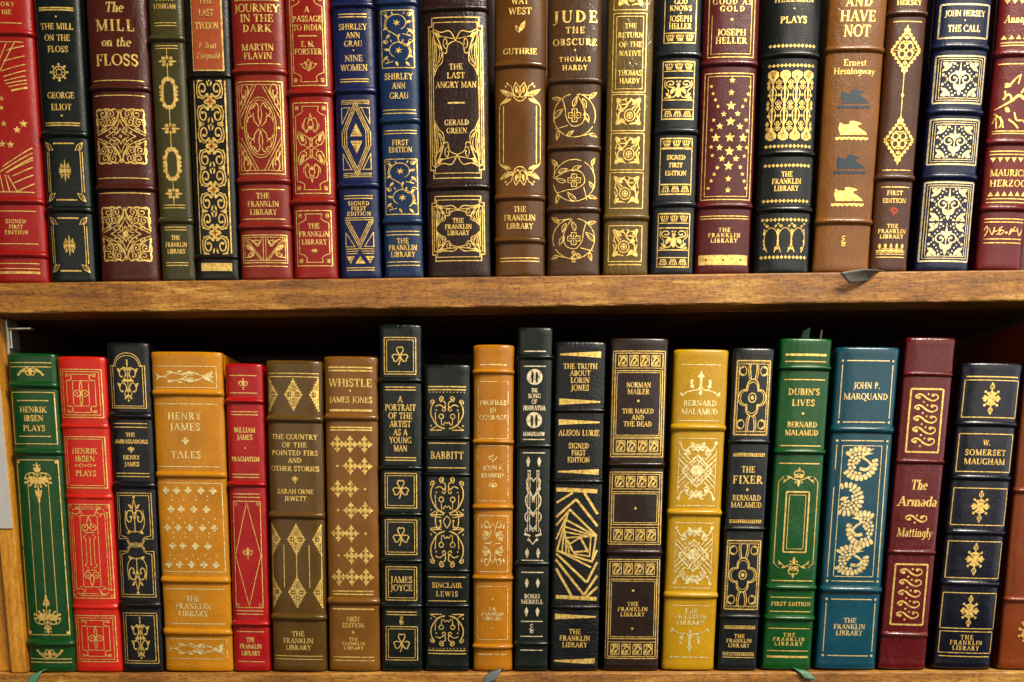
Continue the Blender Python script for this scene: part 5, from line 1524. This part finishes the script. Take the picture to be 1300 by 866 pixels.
b = Book('vivid red book with gilt rectangles of four petal flowers', 'lower', 68.6, 131.6, 452, 95.4, 153, 854, leather('#c42e0e', .46, .2, .15, .3))
b.band(541, 631, 771, half=5, rise=1.2)
b.frame(469, 530, 26, 1.3, (0, 3)).orn(o_cornerscroll, 499.5, 19, 25).orn(o_diaflower, 499.5, 10, 16)
b.frame(554.6, 619.5, 25.5, 1.3, (0, 3)).text([('HENRIK', 572.6, 7.2, 32), ('IBSEN', 582.4, 7.2, 25)]).orn(o_dotrow, 591, 14, 2.6).text([('PLAYS', 601, 7.2, 26)])
b.orn(o_ibsenlong, 700, 26, 59.5).frame(781.7, 840, 25, 1.3, (0, 3)).orn(o_cornerscroll, 810.5, 18.5, 23.5).orn(o_diaflower, 810.5, 10, 15)

b = Book('blue black book with an arched gilt panel at its head and interlaced oblong frames', 'lower', 132.4, 187, 434, 155, 206.4, 854, leather('#15171e', .40, .5, .3))
b.band(528, 616, 768)
b.orn(o_arch, 483, 21.5, 35, name='gilt_frame').orn(o_plant, 483, 15, 26).rule([537.7, 542.4], 21).text([('THE', 552, 5, 12), ('AMBASSADORS', 560.6, 5, 42)]).orn(o_fleur, 570.4, 4, 4).text([('HENRY', 580.7, 5.4, 21), ('JAMES', 589.3, 5.4, 19)]).rule([601, 605], 21)
b.orn(o_interlace, 692, 21.5, 66).frame(778.4, 842, 21, 1.1, (0, 3)).orn(o_plant, 810, 13, 26)

b = Book('wide golden tan book with rows of small gilt crosses in its middle panel', 'lower', 189.5, 279.5, 446, 209, 294.5, 854, leather('#c28c0c', .38, .25, .4, .45), bulge=.09, wear=.14, tint=(1, .80, .36, 1))
b.band(499, 603, 737, 803, half=6)
b.orn(o_arabesque, 478.5, 41, 13.5, dx=-3).rule(513, 40, 1.1, -2).text([('HENRY', 528.3, 9.2, 43, -4), ('JAMES', 542, 9.2, 39, -4), ('TALES', 577.4, 9, 38, -4)]).orn(o_cross4, 560, 5, 5, dx=-4).rule(592.6, 41, 1.1, -2)
b.frame(613.4, 726, 41, 1.1, dx=-2)
P5, P4 = (-32, -18, -3, 13, 28), (-26, -13, 3, 19)
for y, xs in ((623, P5), (646.8, P4), (670.3, P5), (693.3, P4), (717, P5)):
    for x in xs: b.orn(o_cross4, y, 5, 5, dx=x, name='gilt_cross')
dd = []
for k, y in enumerate((635, 658.5, 682, 705)):
    dd += [(x, y) for x in ((-24, -9, 6, 21) if k % 2 == 0 else (-30, -15, 0, 15, 29))]
    dd += [(x + 7, y + (5 if k % 2 else -5)) for x in (-31, -16, -1, 14)]
b.dots(dd, 1.0)
b.rule(748, 39, 1.1, -2).text(TFL(760.4, 9.3, 8, (17, 45, 38), -3)).rule(792, 38, 1.1, -2).orn(o_arabesque, 824, 40, 12.5, dx=-3)

b = Book('narrow crimson book with one tall gilt lozenge in a frame', 'lower', 285, 331, 461, 296, 342.4, 854, leather('#ac161a', .37, .4, .6), bulge=.15)
b.band(509, 615, 792, half=5)
b.rule(476.8, 17).orn(o_fleur, 487.3, 6, 7.5).rule(499, 17).rule([522.8, 526.6], 17).text([('WILLIAM', 546, 6.6, 27), ('JAMES', 555.2, 6.6, 20)]).dots([(0, 569)], 1).text([('PRAGMATISM', 583, 6, 35)]).rule([602.3, 606], 17).rule([627.2, 631.4], 17)
b.frame(636.5, 771.5, 17, 1.2).ink(lambda p: (p.line([(0, 638), (16, 705), (0, 770), (-16, 705)], 1.1, True), [p.ring(s * 14, y, 1.7, .8) for s in (-1, 1) for y in (640, 768)]), 'gilt_lozenge').orn(o_fleur, 702, 6.5, 8)
b.rule([775.6, 779.8], 17).rule(802, 17).text(TFL(812.2, 8.5, 6, (10, 28, 24))).rule(840, 17)

b = Book('brown book with gilt lace diamonds in two rows and a long title', 'lower', 336, 407, 457, 345, 413.9, 853, leather('#6e5420', .31, .25, .25, .5), bulge=.14)
b.band(532, 654.5, 784)
b.rule([474, 478.4], 32).orn(o_lacediamond, 501, 11.5, 21).orn(o_lacediamond, 501, 11, 21, dx=-31, half=1).orn(o_lacediamond, 501, 11, 21, dx=31, half=-1)
b.text([('THE COUNTRY', 554.6, 6.4, 58), ('OF THE', 565, 6.4, 31), ('POINTED FIRS', 575, 6.4, 58), ('AND', 584.5, 6.4, 17), ('OTHER STORIES', 595, 6.4, 61)]).orn(o_fleur, 608.4, 3.6, 5).text([('SARAH ORNE', 624, 5.8, 46), ('JEWETT', 633, 5.8, 28)])
for y in (685, 752):
    b.orn(o_lacediamond, y, 11.5, 20).orn(o_lacediamond, y, 11, 20, dx=-31, half=1).orn(o_lacediamond, y, 11, 20, dx=31, half=-1)
b.ink(lambda p: [p.line([(x, y0), (x, y1)], 1.3) for x, y0, y1 in ((0, 705, 733), (-16, 692, 746), (16, 692, 746), (-31, 705, 733), (31, 705, 733))], 'gilt_rule')
b.text(TFL(804.7, 8.7, 6.4, (16, 38, 32))).rule([833, 837], 30)

b = Book('light brown book with rows of large gilt pointed crosses', 'lower', 410.5, 477.6, 452, 417, 481.7, 854, leather('#8a6222', .36, .2, .2, .4), bulge=.13)
b.band(530, 763.7)
b.rule([466.5, 470.6], 28, 2).text([('WHISTLE', 486, 10, 55)]).dots([(0, 496)], 1.4).text([('JAMES JONES', 507.5, 7.6, 55)]).rule(521, 27, 2.8).rule([542.7, 546], 27, 2)
for y, row in ((564, 'ccc'), (591.8, 'dcc'), (620.8, 'ccd'), (648, 'dcc'), (677.3, 'ccd'), (705.5, 'dcc'), (732.7, 'ccc')):
    for x, c in zip((-17.5, -1, 17), row):
        if c == 'c': b.orn(o_pointcross, y, 10.5, 11.6, dx=x, name='gilt_cross')
        else: b.dots([(x, y)], 1.6)
b.rule([750.7, 754.6], 26, 1.8).rule(773.4, 26, 2).text([('FIRST', 786, 6, 17), ('EDITION', 793.8, 6, 28)]).dots([(0, 802.8)], 1.7, True).text(TFL(811.7, 5.5, 4.8, (11, 29, 25))).rule([834.4, 838.6], 26, 1.5)

b = Book('tallest lower shelf book, dark green with gilt shamrocks in square frames', 'lower', 480.6, 534.4, 411, 484.5, 536, 854, leather('#10241b', .30, .35, 1.1, .3), bulge=.12)
b.band(483, 594, 653, 712, 769, half=4.6)
for y0, y1, yc in ((428.5, 475, 452.6), (601, 645, 622), (660, 704, 682), (795.6, 838, 817)):
    b.frame(y0, y1, 20, 1.3, (0, 3)).orn(o_shamrock, yc, 10.5, 11.5, name='gilt_shamrock')
b.rule([491.5, 495], 19.5, 1.3).text([('A', 507, 8, 6), ('PORTRAIT', 517.3, 8, 39), ('OF THE', 527.8, 8, 30), ('ARTIST', 538.2, 8, 27), ('AS A', 548.8, 8, 18), ('YOUNG', 558.8, 8, 28), ('MAN', 569.2, 8, 17)]).rule([581, 584.4], 19.5, 1.3)
b.frame(719.7, 762, 19.5, 1.3, (0, 3)).text([('JAMES', 736, 8.4, 28), ('JOYCE', 746.3, 8.4, 28)]).rule([777, 780.5], 19.5, 1.3).orn(o_amp, 787.8, 4, 4.8, name='gilt_monogram')

b = Book('short black green book with curling gilt scrolls like bull heads', 'lower', 538, 597, 462, 540, 595, 854, leather('#10201c', .33, .45, .4), bulge=.11)
b.band(556.6, 602.3, 724.6, 769, half=4)
b.rule([491, 494.8], 24, 1.5).dots([(-22 + 4.4 * k, 498) for k in range(11)], .7).orn(o_bull, 526, 22, 23.5).rule(562.7, 24).text([('BABBITT', 578, 9.4, 42)], .85).rule(594, 24)
b.orn(o_bull2, 663, 22, 57).rule(732.7, 24).text([('SINCLAIR', 743, 6.4, 38), ('LEWIS', 754, 6.4, 28)], .85).rule(763, 24).orn(o_bull, 799, 22, -22).dots([(-22 + 4.4 * k, 823.3) for k in range(11)], .7).rule([826, 830], 24, 1.4)

b = Book('narrow orange tan book with rubbed pale gilding between black and green books', 'lower', 600.5, 652, 437, 600.5, 649.6, 854, leather('#b8820a', .33, .2, .25, .4), bulge=.19, nexp=2.2, wear=.62, tint=(1, .78, .34, 1))
L10 = b
b.band(472, 561, 644, 734, 821.4, half=4.6)
b.rule(463, 17, 1.6).frame(484.5, 556.6, 19, 1.0).text([('PROFILES', 511, 6.2, 34), ('IN', 520.7, 6.2, 8), ('COURAGE', 530, 6.2, 35)])
b.frame(566, 636, 19, 1.0).orn(o_fleur, 581.5, 5.5, 5.5).text([('JOHN F.', 594, 5.8, 26), ('KENNEDY', 603.7, 5.8, 30)]).orn(o_fleur, 615.6, 5.5, -5.5)
b.frame(655, 726, 19, 1.0).orn(o_scrollgrot, 690, 15, 28).frame(744.5, 812, 19, 1.0).dots([(0, 761), (0, 798)], 1.2).text(TFL(773.7, 5.8, 5, (9, 28, 24))).rule(831, 18, 1.6)

b = Book('slim tall dark green book with two round gilt discs of paired figures', 'lower', 658.7, 700.5, 415, 652.8, 696, 854, leather('#16281f', .36, .45, .3), bulge=.13, tint=(.92, .76, .48, 1))
b.band(453.5, 566, 715.5, 817, half=4.5)
b.rule(446, 14, 1.4).rule(465, 14, 1.4).orn(o_figures, 478.6, 10, 10.2, name='gilt_disc').text([('THE', 495.6, 5, 8), ('SONG', 502.7, 5.8, 16), ('OF', 510, 5.6, 7), ('HIAWATHA', 518, 6, 28)]).orn(o_figures, 533.4, 10, 10.2, name='gilt_disc')
b.text([('LONGFELLOW', 551, 5, 27)]).rule(558, 14, 1.4).rule(575, 14, 1.4).orn(o_drops, 586, 9.5, 6.5).orn(o_totem, 643.5, 10.5, 48).orn(o_drops, 702, 9.5, 6.5).rule([711.5], 14, 1.4).rule(732.7 - 6, 14, 1.4)
b.orn(o_drops, 740, 9.5, 6).text([('BOBBS', 757, 5.4, 20), ('MERRILL', 764, 5.6, 28)]).orn(o_drops, 776.5, 9.5, 6).rule(789, 14, 1.4).orn(o_amp, 798, 4, 5.5, name='gilt_monogram').rule(808, 14, 1.4).rule(825.5, 14, 1.4)

b = Book('coarse grained black book with a spiral of turning gilt rectangles', 'lower', 705.8, 769.3, 433, 698, 759.8, 853, leather('#1b1b1d', .36, 1.1, .4, .25, 1.5), bulge=.10)
b.band(521, 611, 770.6, half=4.4)
for y, l, hh in ((450, -1, 4), (510, 1, 4), (536, 1, 3.6), (599, -1, 3.6), (783, 1, 3.6), (839.4, -1, 3.8)):
    b.orn(o_wedge, y, 26, hh, name='gilt_wedge', left=l)
b.text([('THE TRUTH', 465, 7.8, 43), ('ABOUT', 473.8, 7.8, 26), ('LORIN', 482.8, 7.8, 24), ('JONES', 492.3, 7.8, 23)]).text([('ALISON LURIE', 549.6, 7.4, 52)]).text([('SIGNED', 566, 6.8, 26), ('FIRST', 574.8, 6.8, 18), ('EDITION', 583.7, 6.8, 28)])
b.orn(o_spiralsquare, 691.5, 26, 71).text(TFL(802, 8.3, 7.6, (15, 39, 32)))

b = Book('dark chocolate book with gilt framed title panels and frieze blocks', 'lower', 776, 849.3, 428.5, 766, 836, 853, leather('#392110', .36, .35, .3), bulge=.11)
b.band(590, 701)
for y0, y1, fy in ((445.7, 580, (458, 566.3)), (599.5, 691, (611.5, 679)), (710.5, 836, (722.5, 824.5))):
    b.frame(y0, y1, 33, 1.4, (0, 2.6)).frame(y0 + 25, y1 - 25, 30, 1.3, (0, 2.4))
    for y in fy: b.orn(o_friezeblocks, y, 28, 7.4, name='gilt_frieze').frame(y - 9.3, y + 9.3, 30, 1.0)
b.text([('NORMAN', 488.7, 7.6, 31), ('MAILER', 497.3, 7.6, 28), ('THE NAKED', 522, 7.4, 40), ('AND', 530, 7.4, 16), ('THE DEAD', 538.3, 7.4, 36)]).dots([(0, 509), (0, 645.4), (0, 750), (0, 798)], 1.6).text(TFL(766.8, 6.6, 6.4, (14, 38, 31)))

b = Book('mustard yellow book with two lattice lozenges of gilt strapwork', 'lower', 857.6, 926, 443, 840, 907.5, 852, leather('#c09c08', .36, .2, .3, .4), bulge=.15, tint=(1, .82, .40, 1))
b.band(543, 651, 756, half=6)
b.rule(463, 25).orn(o_fleurup, 487, 25, 18).text([('BERNARD', 512, 7.4, 42), ('MALAMUD', 522.7, 7.4, 46)]).rule(534, 25).rule(556.6, 25).orn(o_lozenge, 598, 24, 37).rule(642, 24.5).rule(664, 24.5).orn(o_lozenge, 705.5, 24, 37).rule(746.5, 24)
b.rule(769, 24).text(TFL(776, 7.3, 6.6, (16, 40, 36))).orn(o_fleurup, 813, 24, -17).rule(834.4, 24, 1.4)

b = Book('slim charcoal book with gilt quatrefoil panels and crescents', 'lower', 933.6, 983.4, 441, 911, 961.5, 852, leather('#232a2c', .35, .4, .3), bulge=.12)
b.band(560.7, 671, 782.6, half=4.4)
b.orn(o_quatrefoil, 505, 21, 47).rule(458, 21, 1.4).orn(o_ornrule, 577.4, 20.5, 2.2, name='gilt_rule').text([('THE', 596, 8, 17), ('FIXER', 609, 11.5, 38)]).dots([(0, 621.7)], 1.6).text([('BERNARD', 632, 7.6, 36), ('MALAMUD', 641, 7.6, 39)]).orn(o_ornrule, 662, 20.5, 2.2, name='gilt_rule')
b.orn(o_quatrefoil, 730, 21, 43.5).orn(o_ornrule, 796.4, 20, 2.2, name='gilt_rule').text(TFL(807.5, 6, 5.8, (13, 32, 27))).orn(o_ornrule, 830.3, 20, 2.2, name='gilt_rule').rule(834.6, 20)

b = Book('emerald green book with a tall gilt rectangle between openwork finials', 'lower', 992.6, 1058, 429, 968, 1030, 852, leather('#10622c', .30, .35, .6, .5), bulge=.13)
L16 = b
b.band(467, 573.5, 746, 785, half=5)
b.rule(450.5, 26, 3).rule(459, 26, 1.4).rule(482, 26, 1.4).text([("DUBIN'S", 497.5, 8.2, 40), ('LIVES', 511.4, 8, 29)]).dots([(0, 525)], 1.7).text([('BERNARD', 539, 7, 38), ('MALAMUD', 549.3, 7, 42)]).rule(566, 26, 1.4).rule(588.5, 26, 1.4)
b.orn(o_lyre, 606, 20, 13).orn(o_lyre, 720, 20, -14).frame(624.6, 701, 14.5, 2.4, (0, 4)).ink(lambda p: [p.line([(s * 25, 612), (s * 25, 715)], 1.3) for s in (-1, 1)] + [p.line([(s * 25, 612), (s * 19, 605)], 1.2) for s in (-1, 1)] + [p.line([(s * 25, 715), (s * 19, 721)], 1.2) for s in (-1, 1)], 'gilt_frame')
b.rule(737.4, 26, 1.4).rule(758.5, 26, 1.2).text([('FIRST EDITION', 766.8, 5, 50)]).rule(776.5, 26, 1.2).rule(798, 26, 1.2).text(TFL(806, 5.7, 5.4, (15, 40, 36))).rule(826.4, 26, 1.3).rule(834, 26, 2.8)

b = Book('teal book with a gilt panel of curled swans', 'lower', 1064.5, 1143.8, 440, 1036, 1113, 852, leather('#0f5c6c', .34, .25, .4, .4), bulge=.12, tint=(.95, .72, .31, 1))
b.band(545.5, 749, half=6.5)
def cornerframe(y0, y1, hw):
    def f(p):
        for y in (y0, y1):
            p.line([(-hw + 5, y), (hw - 5, y)], 1.5)
            for s in (-1, 1): p.dot(s * hw, y, 1.6)
        for s in (-1, 1): p.line([(s * hw, y0 + 5), (s * hw, y1 - 5)], 1.4)
    b.ink(f, 'gilt_frame')
cornerframe(458, 536, 32); cornerframe(559.6, 738, 32); cornerframe(761, 832.5, 31)
b.text([('JOHN P.', 489.5, 8.2, 34), ('MARQUAND', 503.4, 8, 56)]).frame(566, 732, 25, 1.1)
b.orn(o_swan, 588.5, 24, 22.5, dx=-2, name='gilt_swan', clipx=.85).orn(o_swan, 634, 22, 22, dx=-15, name='gilt_swan', head=False, clipx=.42).orn(o_swan, 671.5, -22, 24, dx=8, name='gilt_swan', clipx=.72).orn(o_swan, 711, 24, 20, dx=-5, name='gilt_swan', clipx=.80)
b.text(TFL(787.6, 8, 7.2, (16, 40, 34)))

b = Book('maroon leather book with gilt framed columns of S scrolls', 'lower', 1151.3, 1216, 428, 1117.3, 1174, 851, leather('#70161e', .30, .4, .9, .3), bulge=.10)
b.band(475, 586, 701, 806, half=5, rise=2.6)
b.frame(494, 574, 20.5, 2.8).orn(o_esses, 534, 15, 35).text([('The', 615.5, 12.5, 21), ('Armada', 636.5, 12.5, 50)], 1.0, .1).orn(o_sorn, 658.7, 14, 6).text([('Mattingly', 676, 11, 45)], .9, .08)
b.frame(716.6, 793, 20.5, 2.8).orn(o_esses, 755, 14.5, 34)

b = Book('midnight blue book with gilt cross shaped jewels in oblong frames', 'lower', 1224.5, 1302, 460, 1184.3, 1262, 851, leather('#0d1330', .30, .35, .35, .3), bulge=.14, nexp=2.4)
b.band(538, 606.5, 676, 741, half=6, rise=2.6)
b.rule(478.4, 33, 1.5).text([('W.', 562, 7, 9), ('SOMERSET', 574.6, 7.4, 52), ('MAUGHAM', 586, 7.4, 52)])
for y0, y1, yc in ((482.8, 530, 506), (620, 666.7, 643), (687.5, 734, 710), (753, 798, 775.6)):
    b.frame(y0, y1, 34, 1.4).orn(o_crossfleur, yc, 12.5, 19.5, name='gilt_jewel')
b.frame(551, 599, 34, 1.4).frame(802, 829, 33, 1.3).text(TFL(809, 6.9, 6.2, (16, 41, 34))).rule(833.5, 32, 1.3)

b = Book('chestnut brown book with one gilt shell, cut by the frame edge', 'lower', 1306, 1372, 460, 1268, 1334, 851, leather('#8e4c16', .37, .3, .3, .4), .246, bulge=.12)
b.band(623, 761.5, half=5)
b.orn(o_shell, 798, 15, 17, dx=2)

# ------------------------------------------------------------------ silk markers
def silk(name, hexc):
    return plain(name, hexc, .5, 0, .25, 900, .15)
S_GRN, S_GRY, S_BLK = silk('green_silk', '#3d6a4e'), silk('grey_silk', '#4c5154'), silk('charcoal_silk', '#55504a')
SX, SZ = (1, 0, 0), (0, 0, 1)
def over_edge(bk, x0, x1, yin, drop, side_tilt, width, mat, zt):
    """from under the book, across the shelf and over its front edge"""
    pts = []
    for t in range(13):
        u = t / 12
        x = x0 + (x1 - x0) * u
        if u < .5: y, z = yin + (SHELF_F - .0008 - yin) * (u / .5), zt + .0006 + .0009 * math.sin(u * 6.3)
        else: y, z = SHELF_F - .0008 - .0016 * math.sin((u - .5) * 3.1), zt + .0004 - drop * (u - .5) / .5
        pts.append(((x, y, z), (1, side_tilt * .3, side_tilt), (0, -.5, .8)))
    bk.ribbon(pts, width, mat)
over_edge(L1, at(58, 855).x, at(44, 862).x, .004, .008, .35, .0075, S_GRN, Z_LOW)
over_edge(L10, at(634, 855).x, at(620, 864).x, .004, .007, .30, .0105, S_GRY, Z_LOW)
over_edge(L16, at(1008, 854).x, at(1026, 860).x, .004, .005, -.2, .0085, S_GRN, Z_LOW)
way = [(at(1123, 346.6, .004), (.2, 1, 0)), (at(1112, 347.4, -.0035), (.3, .85, -.25)), (at(1100, 349.4, -.0066), (.45, .5, -.55)), (at(1088, 351.2, -.0080), (.55, .38, -.62)), (at(1076, 352.4, -.0092), (.62, .3, -.58)), (at(1072, 352.8, -.0096), (.62, .3, -.58))]
T18.ribbon([(c, sd, (0, -.7, .5)) for c, sd in way], .0092, S_BLK)
# tips standing above the head of the emerald book
def tip(bk, px, py, h, w, mat, lean_):
    p = at(px, py, .03)
    pts = [((p.x, .03, p.z - .012), SX, (0, -1, 0)), ((p.x, .03, p.z), SX, (0, -1, 0)), ((p.x + lean_ * .5, .029, p.z + h * .6), (1, .2, .1), (0, -1, 0)), ((p.x + lean_, .028, p.z + h), (1, .2, .6), (0, -1, 0))]
    bk.ribbon(pts, w, mat)
tip(L16, 1022, 428, .0046, .0055, S_GRN, .0005)
tip(L16, 1042, 428, .0042, .0012, silk('pale_silk', '#a9a79c'), .0)
